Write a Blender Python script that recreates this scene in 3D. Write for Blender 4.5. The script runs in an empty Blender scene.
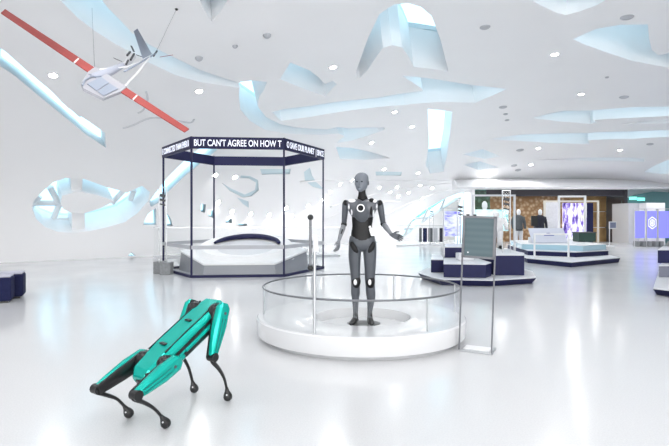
import bpy, bmesh, math, random
from mathutils import Vector, Matrix
from mathutils.bvhtree import BVHTree
from mathutils.geometry import tessellate_polygon

random.seed(7)
PI = math.pi
F = 502.0            # focal length in pixels of a 669 px wide frame
CX, HY, EYE = 334.5, 218.0, 1.38
scene = bpy.context.scene
COL = scene.collection

# ------------------------------------------------------------------ camera
cam_data = bpy.data.cameras.new('camera')
cam = bpy.data.objects.new('camera', cam_data)
COL.objects.link(cam)
cam.location = (0, 0, EYE)
cam.rotation_euler = (PI / 2, 0, 0)
cam_data.sensor_width = 36
cam_data.lens = F * 36 / 669
cam_data.shift_y = -(223 - HY) / 669
cam_data.clip_end = 300
scene.camera = cam

# ------------------------------------------------------------------ view and world
scene.view_settings.view_transform = 'Standard'
scene.view_settings.look = 'None'
scene.view_settings.exposure = 0.55
scene.view_settings.gamma = 1.0
scene.view_settings.use_curve_mapping = False

world = bpy.data.worlds.new('sky')
scene.world = world
world.use_nodes = True
nt = world.node_tree
nt.nodes.clear()
tc = nt.nodes.new('ShaderNodeTexCoord')
sep = nt.nodes.new('ShaderNodeSeparateXYZ')
nt.links.new(tc.outputs['Generated'], sep.inputs[0])
rampz = nt.nodes.new('ShaderNodeValToRGB')          # elevation
rampz.color_ramp.elements[0].position = 0.0
rampz.color_ramp.elements[0].color = (0.46, 0.70, 0.82, 1)
rampz.color_ramp.elements[1].position = 0.75
rampz.color_ramp.elements[1].color = (0.62, 0.83, 0.93, 1)
nt.links.new(sep.outputs['Z'], rampz.inputs[0])
mapy = nt.nodes.new('ShaderNodeMapRange')            # sky dimmed to grey behind the camera, to weaken frontal light
mapy.inputs['From Min'].default_value = 0.15
mapy.inputs['From Max'].default_value = -0.45
nt.links.new(sep.outputs['Y'], mapy.inputs['Value'])
mixw = nt.nodes.new('ShaderNodeMix')
mixw.data_type = 'RGBA'
mixw.inputs['B'].default_value = (0.17, 0.17, 0.175, 1)
nt.links.new(mapy.outputs[0], mixw.inputs['Factor'])
nt.links.new(rampz.outputs[0], mixw.inputs['A'])
bg = nt.nodes.new('ShaderNodeBackground')
bg.inputs['Strength'].default_value = 2.3
nt.links.new(mixw.outputs['Result'], bg.inputs['Color'])
wo = nt.nodes.new('ShaderNodeOutputWorld')
nt.links.new(bg.outputs[0], wo.inputs[0])


def area_light(name, loc, rot, sx, sy, power, color=(1, 1, 1)):
    l = bpy.data.lights.new(name, 'AREA')
    l.shape = 'RECTANGLE'
    l.size, l.size_y, l.energy, l.color = sx, sy, power, color
    o = bpy.data.objects.new(name, l)
    COL.objects.link(o)
    o.location, o.rotation_euler = loc, rot
    return o


# fill light added behind the camera for the ceiling; rows of downlights further in
area_light('rear_fill_light', (3, -8.5, 2.2), (PI / 2 + 0.85, 0, 0), 24, 4, 1900, (1.0, 0.99, 0.97))


def beam(p, power, cone=150, size=0.1):
    l = bpy.data.lights.new('downlight_and_fill_beam', 'SPOT')
    l.energy, l.spot_size, l.spot_blend, l.shadow_soft_size = power, math.radians(cone), 0.6, size
    l.color = (1, 0.985, 0.97)
    o = bpy.data.objects.new('downlight_and_fill_beam', l)
    COL.objects.link(o)
    o.location = p


BEAM = 125
for x_ in (-7, -3, 1, 5, 9, 14):
    for y_ in (-1, 3, 7):
        beam((x_, y_, 5.0 if x_ > -5 and x_ < 12 else 4.0), BEAM * 0.6)
for p_ in ((10, 21, 4.3), (15, 20, 4.2), (19, 21, 3.2), (13, 25, 3.6), (17.5, 25, 3.2), (8, 24, 3.9)): beam(p_, BEAM * 0.55, 175)  # fill beams added without fittings to brighten the far right ceiling
scene.cycles.diffuse_bounces = 6


# ------------------------------------------------------------------ materials
def mat(name, color, rough=0.5, metal=0.0, spec=0.5, coat=0.0, var=0.0, scale=8.0, bump=0.0, emit=None, estr=0.0, alpha=1.0):
    m = bpy.data.materials.new(name)
    m.use_nodes = True
    n, l = m.node_tree.nodes, m.node_tree.links
    b = n['Principled BSDF']
    c = (*color, 1)
    b.inputs['Base Color'].default_value = c
    b.inputs['Roughness'].default_value = rough
    b.inputs['Metallic'].default_value = metal
    b.inputs['Specular IOR Level'].default_value = spec
    b.inputs['Coat Weight'].default_value = coat
    b.inputs['Alpha'].default_value = alpha
    if emit:
        b.inputs['Emission Color'].default_value = (*emit, 1)
        b.inputs['Emission Strength'].default_value = estr
    if var or bump:
        t = n.new('ShaderNodeTexCoord')
        no = n.new('ShaderNodeTexNoise')
        no.inputs['Scale'].default_value = scale
        no.inputs['Detail'].default_value = 3
        l.new(t.outputs['Object'], no.inputs['Vector'])
        if var:
            r = n.new('ShaderNodeValToRGB')
            r.color_ramp.elements[0].position = 0.3
            r.color_ramp.elements[1].position = 0.7
            r.color_ramp.elements[0].color = (*[max(0, v * (1 - var)) for v in color], 1)
            r.color_ramp.elements[1].color = (*[min(1, v * (1 + var)) for v in color], 1)
            l.new(no.outputs['Fac'], r.inputs[0])
            l.new(r.outputs[0], b.inputs['Base Color'])
        if bump:
            bp = n.new('ShaderNodeBump')
            bp.inputs['Strength'].default_value = bump
            l.new(no.outputs['Fac'], bp.inputs['Height'])
            l.new(bp.outputs[0], b.inputs['Normal'])
    return m


def glass_mat(name, tint, gloss=0.06, rough=0.02):
    m = bpy.data.materials.new(name)
    m.use_nodes = True
    n, l = m.node_tree.nodes, m.node_tree.links
    n.clear()
    tr = n.new('ShaderNodeBsdfTransparent'); tr.inputs[0].default_value = (*tint, 1)
    gl = n.new('ShaderNodeBsdfGlossy'); gl.inputs['Roughness'].default_value = rough
    lw = n.new('ShaderNodeLayerWeight'); lw.inputs[0].default_value = 0.5
    pw = n.new('ShaderNodeMath'); pw.operation = 'POWER'; pw.inputs[1].default_value = 4
    ml = n.new('ShaderNodeMath'); ml.operation = 'MULTIPLY_ADD'; ml.inputs[1].default_value = 0.3; ml.inputs[2].default_value = gloss * 0.5
    mx = n.new('ShaderNodeMixShader'); o = n.new('ShaderNodeOutputMaterial')
    l.new(lw.outputs['Facing'], pw.inputs[0]); l.new(pw.outputs[0], ml.inputs[0]); l.new(ml.outputs[0], mx.inputs[0])
    l.new(tr.outputs[0], mx.inputs[1]); l.new(gl.outputs[0], mx.inputs[2])
    l.new(mx.outputs[0], o.inputs[0])
    return m


M = {}
M['shell'] = mat('white_shell_plaster', (0.84, 0.84, 0.85), 0.45, spec=0.35, var=0.012, scale=0.5)
M['sky_glass'] = glass_mat('blue_tinted_skylight_glass', (0.88, 0.97, 1.0))
M['pale_pane'] = mat('pale_blue_daylight_pane', (0.60, 0.72, 0.77), 0.4)  # opaque pale blue colour stands in for daylight in the small openings
M['clear_glass'] = glass_mat('clear_glass', (0.985, 0.99, 0.99), 0.02)
M['teal_glass'] = glass_mat('teal_glass', (0.55, 0.85, 0.85))
M['white'] = mat('white_satin_paint', (0.80, 0.80, 0.81), 0.35)
M['white_gloss'] = mat('white_gloss_panel', (0.66, 0.665, 0.68), 0.15, coat=0.2)
M['grey'] = mat('mid_grey_panel', (0.42, 0.43, 0.46), 0.45)
M['light_grey'] = mat('light_grey_panel', (0.60, 0.61, 0.64), 0.4)
M['dark_grey'] = mat('dark_grey', (0.06, 0.06, 0.065), 0.45)
M['black'] = mat('black_plastic', (0.008, 0.008, 0.009), 0.28)
M['navy'] = mat('navy_lacquer', (0.010, 0.012, 0.062), 0.55, spec=0.3, var=0.05)
M['navy_fabric'] = mat('navy_fabric', (0.014, 0.017, 0.06), 0.85, spec=0.2, var=0.15, scale=60, bump=0.1)
M['navy_frame'] = mat('navy_metal', (0.009, 0.010, 0.055), 0.5, spec=0.3)
M['steel'] = mat('brushed_steel', (0.50, 0.51, 0.53), 0.3, metal=0.9)
M['grey_metal'] = mat('grey_painted_metal', (0.16, 0.165, 0.18), 0.4, metal=0.4)
M['lamp'] = mat('lamp_diffuser', (1, 1, 1), 0.5, emit=(1, 0.98, 0.95), estr=25)


# ------------------------------------------------------------------ builders
def tag(o, label=None, cat=None, group=None, kind=None):
    if label: o['label'] = label
    if cat: o['category'] = cat
    if group: o['group'] = group
    if kind: o['kind'] = kind
    return o


def thing(name, label, cat, loc=(0, 0, 0), rz=0.0, group=None):
    o = bpy.data.objects.new(name, None)
    o.empty_display_size = 0.1
    COL.objects.link(o)
    o.location = loc
    o.rotation_euler = (0, 0, rz)
    return tag(o, label, cat, group)


class MB:
    def __init__(self):
        self.bm = bmesh.new()

    def poly(self, verts, faces, mi=0):
        vs = [self.bm.verts.new(v) for v in verts]
        for f in faces:
            try:
                fc = self.bm.faces.new([vs[i] for i in f]); fc.material_index = mi
            except ValueError:
                pass
        return self

    def box(self, c, s, rz=0.0, mi=0, rot=None):
        R = rot or Matrix.Rotation(rz, 3, 'Z')
        vs = [Vector(c) + R @ Vector((sx * s[0] / 2, sy * s[1] / 2, sz * s[2] / 2)) for sx in (-1, 1) for sy in (-1, 1) for sz in (-1, 1)]
        return self.poly(vs, [(0, 1, 3, 2), (4, 6, 7, 5), (0, 4, 5, 1), (2, 3, 7, 6), (0, 2, 6, 4), (1, 5, 7, 3)], mi)

    def bar(self, a, b, w, h=None, mi=0, up=(0, 0, 1)):
        a, b = Vector(a), Vector(b)
        h = h or w
        d = (b - a)
        L = d.length
        x = d.normalized()
        u = Vector(up)
        if abs(x.dot(u)) > 0.98: u = Vector((0, 1, 0))
        y = u.cross(x).normalized(); z = x.cross(y)
        return self.box((a + b) / 2, (L, w, h), rot=Matrix((x, y, z)).transposed(), mi=mi)

    def loft(self, rings, mi=0, cap=True, closed=False):
        n = len(rings[0])
        vr = [[self.bm.verts.new(p) for p in r] for r in rings]
        rng = range(len(vr)) if closed else range(len(vr) - 1)
        for i in rng:
            a, b = vr[i], vr[(i + 1) % len(vr)]
            for j in range(n):
                f = self.bm.faces.new((a[j], a[(j + 1) % n], b[(j + 1) % n], b[j])); f.material_index = mi
        if cap and not closed:
            f = self.bm.faces.new(list(reversed(vr[0]))); f.material_index = mi
            f = self.bm.faces.new(vr[-1]); f.material_index = mi
        return self

    def tube(self, pts, r, n=10, mi=0, r2=None, side=None, cap=True, closed=False):
        """tube along points; r number or list; r2 second radius (number or list) for elliptical section"""
        pts = [Vector(p) for p in pts]
        m = len(pts)
        rs = r if isinstance(r, (list, tuple)) else [r] * m
        r2s = rs if r2 is None else (r2 if isinstance(r2, (list, tuple)) else [r2] * m)
        rings = []
        prev = Vector(side) if side else None
        for i, p in enumerate(pts):
            if closed:
                t = (pts[(i + 1) % m] - pts[i - 1]).normalized()
            else:
                t = (pts[min(i + 1, m - 1)] - pts[max(i - 1, 0)]).normalized()
            if prev is None:
                u = Vector((0, 0, 1)) if abs(t.z) < 0.9 else Vector((1, 0, 0))
                prev = u.cross(t).normalized()
            a = (prev - t * prev.dot(t)).normalized()
            prev = a
            b = t.cross(a)
            rings.append([p + a * (math.cos(2 * PI * k / n) * rs[i]) + b * (math.sin(2 * PI * k / n) * r2s[i]) for k in range(n)])
        return self.loft(rings, mi, cap, closed)

    def sphere(self, c, r, n=12, m=8, sc=(1, 1, 1), mi=0, rot=None):
        R = rot or Matrix.Identity(3)
        c = Vector(c)
        rings = []
        for i in range(1, m):
            th = PI * i / m
            rings.append([c + R @ Vector((r * sc[0] * math.sin(th) * math.cos(2 * PI * k / n), r * sc[1] * math.sin(th) * math.sin(2 * PI * k / n), -r * sc[2] * math.cos(th))) for k in range(n)])
        vr = [[self.bm.verts.new(p) for p in q] for q in rings]
        for a, b in zip(vr, vr[1:]):
            for j in range(n):
                f = self.bm.faces.new((a[j], a[(j + 1) % n], b[(j + 1) % n], b[j])); f.material_index = mi
        s = self.bm.verts.new(c + R @ Vector((0, 0, -r * sc[2]))); t = self.bm.verts.new(c + R @ Vector((0, 0, r * sc[2])))
        for j in range(n):
            self.bm.faces.new((s, vr[0][(j + 1) % n], vr[0][j])).material_index = mi
            self.bm.faces.new((t, vr[-1][j], vr[-1][(j + 1) % n])).material_index = mi
        return self

    def prism(self, pts, z0, z1, mi=0):
        """vertical prism over an xy polygon"""
        n = len(pts)
        return self.loft([[Vector((p[0], p[1], z0)) for p in pts], [Vector((p[0], p[1], z1)) for p in pts]], mi)

    def build(self, name, material, parent=None, bevel=0.0, smooth=False, seg=2, sub=0, matrix=None, angle=0.6):
        bm = self.bm
        bmesh.ops.recalc_face_normals(bm, faces=bm.faces)
        me = bpy.data.meshes.new(name)
        bm.to_mesh(me); bm.free()
        for mm in (material if isinstance(material, (list, tuple)) else [material]):
            me.materials.append(mm)
        o = bpy.data.objects.new(name, me)
        COL.objects.link(o)
        if parent: o.parent = parent
        if matrix: o.matrix_local = matrix
        if smooth:
            me.shade_smooth()
            if angle < 3: me.set_sharp_from_angle(angle=angle)
        if bevel:
            b = o.modifiers.new('bevel', 'BEVEL'); b.width = bevel; b.segments = seg; b.limit_method = 'ANGLE'; b.angle_limit = 0.6
        if sub:
            s = o.modifiers.new('subdivision', 'SUBSURF'); s.levels = s.render_levels = sub
        return o


def lathe(mb, prof, c=(0, 0), n=64, mi=0):
    """closed solid of revolution: profile (r, z) from axis to axis"""
    bm = mb.bm
    rows = []
    for r, z in prof:
        if r < 1e-6: rows.append([bm.verts.new((c[0], c[1], z))])
        else: rows.append([bm.verts.new((c[0] + r * math.cos(2 * PI * k / n), c[1] + r * math.sin(2 * PI * k / n), z)) for k in range(n)])
    for a, b in zip(rows, rows[1:]):
        for k in range(n):
            k2 = (k + 1) % n
            q = [a[0]] if len(a) == 1 else [a[k], a[k2]]
            w = [b[0]] if len(b) == 1 else [b[k2], b[k]]
            if len(q) + len(w) > 2:
                bm.faces.new(q + w).material_index = mi
    return mb


def at(x, y, D):
    return Vector(((x - CX) / F * D, D, EYE - (y - HY) / F * D))


def floor_at(x, y, z=0.0):
    D = (EYE - z) * F / (y - HY)
    return Vector(((x - CX) / F * D, D, z))


# ------------------------------------------------------------------ vaulted shell
def catmull(P, per, closed=True):
    out = []
    n = len(P)
    for i in range(n if closed else n - 1):
        if closed: p0, p1, p2, p3 = P[i - 1], P[i], P[(i + 1) % n], P[(i + 2) % n]
        else: p0, p1, p2, p3 = P[max(i - 1, 0)], P[i], P[i + 1], P[min(i + 2, n - 1)]
        for k in range(per):
            t = k / per
            out.append(tuple(0.5 * ((2 * b) + (-a + c) * t + (2 * a - 5 * b + 4 * c - d) * t * t + (-a + 3 * b - 3 * c + d) * t ** 3) for a, b, c, d in zip(p0, p1, p2, p3)))
    if not closed: out.append(tuple(P[-1]))
    return out


BASE = [(-9, -9), (-13, -4), (-14.5, 3), (-14.2, 9), (-12.6, 13.2), (-10.3, 15.4), (-7.05, 17.9), (-4.2, 20.8), (-1.2, 24.6), (2.3, 29.2),
        (6, 31.2), (12, 32), (18, 31.5), (22, 27), (24, 20), (24, 10), (21, 0), (16, -9), (4, -12)]
CEN, HGT, THK = Vector((3, 7, 0)), 6.2, 1.4
ring = catmull(BASE, 8)
NU, NV = len(ring), 26


def shell_pt(i, j, off=0.0):
    b = Vector((*ring[i % NU], 0))
    v = (j / NV)
    a = v * PI / 2
    p = 2.25
    g = 1 - math.cos(a) ** (2 / p)
    z = HGT * math.sin(a) ** (2 / p)
    return b + (CEN - b) * g + Vector((0, 0, z))


inner = [[shell_pt(i, j) for i in range(NU)] for j in range(NV)]
apex = Vector((CEN.x, CEN.y, HGT))
bm = bmesh.new()
rows = [[bm.verts.new(p) for p in r] for r in inner]
top = bm.verts.new(apex)
for j in range(NV):
    for i in range(NU):
        i2 = (i + 1) % NU
        f = [rows[j][i], rows[j][i2], rows[j + 1][i2], rows[j + 1][i]] if j < NV - 1 else [rows[j][i], rows[j][i2], top]
        mz = sum((v.co for v in f), Vector()) / len(f)
        if mz.y < -3 and mz.z < 4.6 and -12.5 < mz.x < 19: continue      # the hall stays open behind the camera
        bm.faces.new(f)
bmesh.ops.delete(bm, geom=[v for v in bm.verts if not v.link_faces], context='VERTS')
bmesh.ops.recalc_face_normals(bm, faces=bm.faces)
bm.normal_update()
upf = max(bm.faces, key=lambda f: f.calc_center_median().z)
if upf.normal.z < 0:
    bmesh.ops.reverse_faces(bm, faces=bm.faces); bm.normal_update()
BVH = BVHTree.FromBMesh(bm)
# outer skin + rim
outer = {}
srcv, srcf = list(bm.verts), list(bm.faces)
for v in srcv:
    outer[v] = bm.verts.new(v.co + v.normal * THK)
bnd = [e for e in bm.edges if e.is_boundary]
for f in srcf:
    bm.faces.new([outer[v] for v in f.verts])
for e in bnd:
    a, b = e.verts
    bm.faces.new((a, b, outer[b], outer[a]))
bmesh.ops.triangulate(bm, faces=bm.faces)
bmesh.ops.recalc_face_normals(bm, faces=bm.faces)
me = bpy.data.meshes.new('ceiling')
bm.to_mesh(me); bm.free()
shell = bpy.data.objects.new('ceiling', me)
COL.objects.link(shell)
me.materials.append(M['shell'])


def hit(x, y):
    """point and outward normal of the vault seen in direction of a pixel"""
    d = Vector(((x - CX) / F, 1, -(y - HY) / F)).normalized()
    loc, nor, _, _ = BVH.ray_cast(cam.location, d)
    if loc is None: return None
    if nor.dot(d) < 0: nor = -nor
    return loc, nor


def outline(poly, n=1):
    pts = []
    for x, y in poly:
        h = hit(x, y)
        if h: pts.append(h)
    return pts


def slab(hits, a, b, nrm=None, mb=None):
    """solid between offsets a and b from the vault surface, over a traced outline"""
    pts = [h[0] for h in hits]
    if nrm is None:
        nrm = sum((h[1] for h in hits), Vector()).normalized()
    # project into the plane of nrm for triangulation
    u = nrm.orthogonal().normalized(); w = nrm.cross(u)
    flat = [Vector((p.dot(u), p.dot(w), 0)) for p in pts]
    tris = tessellate_polygon([flat])
    n = len(pts)
    V = [p + nrm * a for p in pts] + [p + nrm * b for p in pts]
    faces = [tuple(t) for t in tris] + [tuple(i + n for i in reversed(t)) for t in tris]
    for i in range(n):
        k = (i + 1) % n
        faces += [(i, k, k + n), (i, k + n, i + n)]
    mb = mb or MB()
    mb.poly(V, faces)
    return mb, nrm


HOLES = {
 'stripe': [(-6, 44), (6, 52), (27, 71), (50, 90), (68, 108), (88, 121), (105, 133), (106, 148), (85, 134), (62, 115), (35, 93), (15, 76), (-6, 62)],
 'sweep': [(96, -8), (108, 8), (120, 20), (132, 33), (150, 45), (163, 52), (200, 70), (242, 84), (242, 88), (200, 82), (175, 75), (150, 63), (130, 52), (112, 42), (95, 31), (78, 18), (62, 2), (58, -8)],
 'hook': [(240, 82), (254, 80.5), (267, 82), (264, 90), (259, 97), (258, 107), (266, 117), (281, 124.5), (300, 128), (330, 129.5), (356, 128), (385, 127.5), (384, 130), (345, 133), (320, 135), (290, 134), (265, 130), (250, 121), (240, 109), (239, 96)],
 'wedge': [(290.5, 62.5), (309, 70), (318, 77), (325, 84), (333, 81), (337, 84), (325, 96.5), (303, 88.5), (280, 79)],
 'lance': [(272, 112), (285, 109), (310, 106), (340, 101.5), (380, 97.5), (423, 91), (421, 88), (402, 76), (426, 78), (461, 83.5), (480, 86), (507, 89), (490, 96.5), (475, 103), (442, 102), (405, 105), (350, 110.5), (310, 117), (281, 121)],
 'arch': [(357, 79), (356, 72), (368, 38.5), (379.5, 14), (394, 4.6), (408, 3.2), (421, 7), (431.5, 16), (440.5, 39.5), (448.5, 71.4), (413.5, 67), (408, 55.6), (402, 47.5), (392, 45), (383, 48), (376, 57.4), (367, 71), (360, 78)],
 'chute': [(428, 109), (452.5, 111.7), (450, 134.6), (447, 156), (443.6, 172), (430, 173.6), (425.6, 165.5), (429, 145)],
 'leaf': [(573, 39), (596, 29), (621, 24.7), (648, 24.5), (649, 38), (652, 50), (658, 55), (666, 54), (680, 45), (680, 72), (669, 68), (631, 60.6), (601, 50.5), (583, 44)],
 'top_bow': [(526, -3), (540, 5), (556, 12.5), (566, 15), (578, 12), (595, 6), (612, -3), (600, -12), (540, -12)],
 'dart': [(198, -3), (205, 11), (212, 22), (221, 11), (229, -3), (222, -10), (206, -10)],
 'right_band': [(532, 118), (548, 114), (562, 111), (591, 110.5), (630, 107.5), (680, 106.5), (680, 115), (669, 116), (630, 118), (593, 120), (597, 122.5), (591, 124), (562, 121.6)],
 'right_sliver': [(620.7, 124.5), (638, 121.6), (680, 119.5), (680, 122.5), (650, 124)],
 'right_band_low': [(484, 139.4), (503, 137), (522, 134.6), (586, 133), (630, 131.5), (680, 130), (680, 136.5), (630, 139), (588, 140.3), (590, 144.5), (550, 143), (522, 141)],
 'far_line': [(533, 159.8), (593, 157.8), (645, 159), (644, 162), (593, 161)],
 'far_wing': [(644, 172), (654, 166), (664, 161.5), (680, 156), (680, 174), (660, 174)],
 'bow_upper': [(327, 129.5), (338, 127), (354, 129), (383, 130.5), (367, 136), (350, 141), (336, 143), (345, 136)],
 'bow_lower': [(336, 147), (352, 148), (372, 152.5), (391, 158.5), (365, 160), (340, 159)],
 'bat_upper': [(462.4, 154.7), (482.6, 149), (501, 156.6), (485, 159)],
 'bat_lower': [(464, 165), (480, 161.5), (499, 167.5), (478, 170)],
 'bar_far': [(375.5, 171.7), (402, 172), (401, 175.7), (376, 175.7)],
 'curl': [(222, 183), (232, 189), (245, 194.5), (255, 190), (256, 182.5), (249, 178.5), (240, 178), (241, 175.5), (250, 176), (258, 180), (259, 190), (252, 196), (243, 197.5), (230, 191)],
 'curl_tail': [(237, 197.5), (248.5, 201.5), (249, 208), (243, 204)],
 'hook_small': [(304, 172), (310, 167.5), (312, 175), (316, 182), (325, 190), (313, 187), (305, 181)],
 'dash': [(260, 169), (291, 169), (290, 174), (262, 174.6)],
 'tile_a': [(201, 204), (206, 204.5), (205, 213), (201, 212)],
 'tile_b': [(208, 209.5), (215, 211), (214, 218), (208.5, 216.5)],
 'tile_c': [(226, 220), (232, 219), (232, 223), (226, 223)],
 'tile_d': [(238, 224), (247, 223.5), (247, 226), (239, 226)],
 'band_a': [(149, 202), (157, 191), (168, 177), (184, 161), (200, 148), (215, 139), (222, 146), (206, 159), (186, 175), (170, 190), (158, 203), (151, 207)],
 'gem_a': [(143, 225), (148, 214), (156, 208), (156, 225)],
 'gem_b': [(166, 226), (166, 212), (170, 217), (173, 226)],
 'gem_c': [(128, 256), (131.5, 252.3), (136, 256)],
 'ring': [(32, 208), (33, 202), (43, 191), (54, 182), (66, 178), (84, 179), (106, 187), (121, 191), (127, 193), (133, 190), (142, 186), (150, 192), (148, 201), (138, 213), (125, 222), (104, 228), (90, 231), (75, 233), (58, 232), (45, 227), (36, 219)],
 'far_gallery': [(401, 240), (403, 230), (413, 219), (428, 208), (444, 199), (458, 193.5), (470, 192), (470, 240)],
}
SPLAYED = {'curl', 'curl_tail', 'hook_small', 'dash', 'tile_a', 'tile_b', 'tile_c', 'tile_d', 'band_a', 'gem_a', 'gem_b', 'gem_c', 'stripe', 'bar_far', 'far_gallery'}
PALE_PANES = {'curl', 'curl_tail', 'hook_small', 'dash', 'bar_far'}
cutters = []
win_i = 0
for key, poly in HOLES.items():
    hs = outline(poly)
    if len(hs) < 3:
        print('no hit', key); continue
    if key in SPLAYED:       # reveals splayed along the view, shaped so sky shows instead of dark tunnel sides
        mid = sum((h[0] for h in hs), Vector()) / len(hs)
        nn = sum((h[1] for h in hs), Vector()).normalized()
        nrm = (nn * 0.15 + (mid - Vector((0, 0, EYE))).normalized() * 0.85).normalized()
        deep = THK / max(0.3, nrm.dot(nn))
    else:
        nrm, deep = None, THK
    far = 5.0 if key == 'far_gallery' else 0.0
    mb, nrm = slab(hs, -0.5 - far * 0.3, deep + 0.9 + far, nrm)
    c = mb.build('cutter', M['shell'])
    cutters.append(c)
    win_i += 1
    if key in PALE_PANES: gm, _ = slab(hs, 0.10, 0.13, nrm)
    else: gm, _ = slab(hs, deep - 0.16 + far * 0.6, deep - 0.13 + far * 0.6, nrm)
    tag(gm.build('window_%d' % win_i, M['teal_glass' if key == 'far_gallery' else 'pale_pane' if key in PALE_PANES else 'sky_glass']), kind='structure')

for a, b, c, d in ((7.6, 16.1, 27.7, 3.3), ):      # room for the exhibition hall at the far end
    mb = MB(); mb.box(((a + b) / 2, c + 4, d / 2 - 1), (b - a, 8, d + 2)); cutters.append(mb.build('cutter', M['shell']))
for c in cutters:
    md = shell.modifiers.new('cut', 'BOOLEAN'); md.operation = 'DIFFERENCE'; md.solver = 'EXACT'; md.object = c
dg = bpy.context.evaluated_depsgraph_get()
me2 = bpy.data.meshes.new_from_object(shell.evaluated_get(dg))
shell.modifiers.clear()
shell.data = me2
for c in cutters: bpy.data.objects.remove(c, do_unlink=True)


# split the shell's low parts off as walls
def part_of(p):
    if p.z > 2.9: return 'ceiling'
    if p.x < -6 and p.y < 19: return 'wall_left'
    if p.x > 17: return 'wall_right'
    return 'wall_back'


src = bmesh.new(); src.from_mesh(me2)
bmesh.ops.bisect_plane(src, geom=src.verts[:] + src.edges[:] + src.faces[:], plane_co=(0, 0, 2.9), plane_no=(0, 0, 1))
names = {f.index: part_of(f.calc_center_median()) for f in src.faces}
src.faces.index_update()
names = {f.index: part_of(f.calc_center_median()) for f in src.faces}
for nm in ('wall_left', 'wall_right', 'wall_back', 'ceiling'):
    cp = src.copy(); cp.faces.ensure_lookup_table()
    bmesh.ops.delete(cp, geom=[f for f in cp.faces if names[f.index] != nm], context='FACES')
    m_ = bpy.data.meshes.new(nm); cp.to_mesh(m_); cp.free(); m_.materials.append(M['shell'])
    m_.shade_smooth(); m_.set_sharp_from_angle(angle=0.45)
    if nm == 'ceiling': shell.data = m_; tag(shell, kind='structure')
    else:
        o = bpy.data.objects.new(nm, m_); COL.objects.link(o); tag(o, kind='structure')
src.free()

# island inside the ring opening, held by two stub piers
for nm, poly in (('trim_1', [(60.6, 203), (62, 196), (72, 193), (81, 192), (97, 195), (111, 200), (114, 201.6), (100.5, 208.4), (86, 213), (72, 213), (63, 209.3)]),
                 ('trim_30', [(-6, 43), (3, 49), (15, 60), (9, 71), (-6, 61)]),
                 ('trim_31', [(64, 104), (70, 109), (86, 120), (82, 132), (62, 116)]),
                 ('trim_2', [(71, 176), (84, 177), (83, 194), (72, 194)]),
                 ('trim_3', [(73, 211), (86, 211), (86, 234), (73, 235)])):
    mb, _ = slab(outline(poly), {'trim_1': 0.0, 'trim_2': 0.22, 'trim_3': 0.22}.get(nm, 0.5), THK * 0.8)
    tag(mb.build(nm, M['shell']), kind='structure')

# ------------------------------------------------------------------ floor
fm = mat('white_terrazzo_floor', (0.77, 0.775, 0.785), 0.16, spec=0.55)
n, l = fm.node_tree.nodes, fm.node_tree.links
t = n.new('ShaderNodeTexCoord')
no = n.new('ShaderNodeTexNoise'); no.inputs['Scale'].default_value = 0.7; no.inputs['Detail'].default_value = 6
sp = n.new('ShaderNodeTexNoise'); sp.inputs['Scale'].default_value = 90; sp.inputs['Detail'].default_value = 2
r1 = n.new('ShaderNodeMapRange'); r1.inputs['To Min'].default_value = 0.11; r1.inputs['To Max'].default_value = 0.22
l.new(t.outputs['Object'], no.inputs['Vector']); l.new(t.outputs['Object'], sp.inputs['Vector'])
l.new(no.outputs['Fac'], r1.inputs['Value']); l.new(r1.outputs[0], n['Principled BSDF'].inputs['Roughness'])
cr = n.new('ShaderNodeValToRGB')
cr.color_ramp.elements[0].position = 0.35; cr.color_ramp.elements[1].position = 0.65
cr.color_ramp.elements[0].color = (0.585, 0.59, 0.605, 1); cr.color_ramp.elements[1].color = (0.635, 0.64, 0.65, 1)
l.new(sp.outputs['Fac'], cr.inputs[0]); l.new(cr.outputs[0], n['Principled BSDF'].inputs['Base Color'])
mb = MB(); mb.box((4, 11, -0.1), (46, 48, 0.2))
tag(mb.build('floor', fm), kind='structure')
# ------------------------------------------------------------------ downlights and ceiling devices
LAMPS = [(53, 75), (199, 91), (333, 67), (555, 54), (581, 94), (394.6, 111.7), (412, 126.5), (371.5, 142.6), (418, 173), (488, 171.7), (384, 169),
         (538.5, 148), (620, 150), (531, 164.6), (488.5, 174), (500, 183), (542, 182), (551, 184), (620, 183.5), (215, 175), (235, 177), (218, 202.5),
         (232, 211.6), (250.5, 214), (269, 215), (291.5, 216), (286, 208), (308, 206), (379.4, 187.5), (390, 192), (397, 187), (398, 196.3),
         (408.5, 192.6), (420, 185.5), (422, 198.4), (432, 188), (455, 183), (340, 184), (352, 180), (330, 192), (322, 200)]
for i, (x, y) in enumerate(LAMPS):
    h = hit(x, y)
    if not h: continue
    p, nrm = h
    D = p.y
    side = 'left wing' if x < 180 else ('middle' if x < 430 else 'right side')
    q = nrm.to_track_quat('Z', 'Y')
    t_ = thing('downlight', 'round recessed white downlight glowing in the curved white ceiling', 'ceiling light', p, group='recessed ceiling downlights')
    t_.rotation_mode = 'QUATERNION'; t_.rotation_quaternion = q
    mb = MB(); lathe(mb, [(0, -0.012), (0.095, -0.012), (0.095, 0.03), (0, 0.03)], n=20); mb.build('diffuser', M['lamp'], t_)
    mb = MB(); lathe(mb, [(0.095, -0.02), (0.125, -0.02), (0.125, 0.03), (0.095, 0.03), (0.095, -0.02)], n=20); mb.build('trim_ring', M['white'], t_)
    beam(p + Vector((0, 0, -0.15)), BEAM * (1.1 if p.y > 15 else 1) if p.z > 4.4 else BEAM * (0.35 if p.x > 5 else 0.08))
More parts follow.
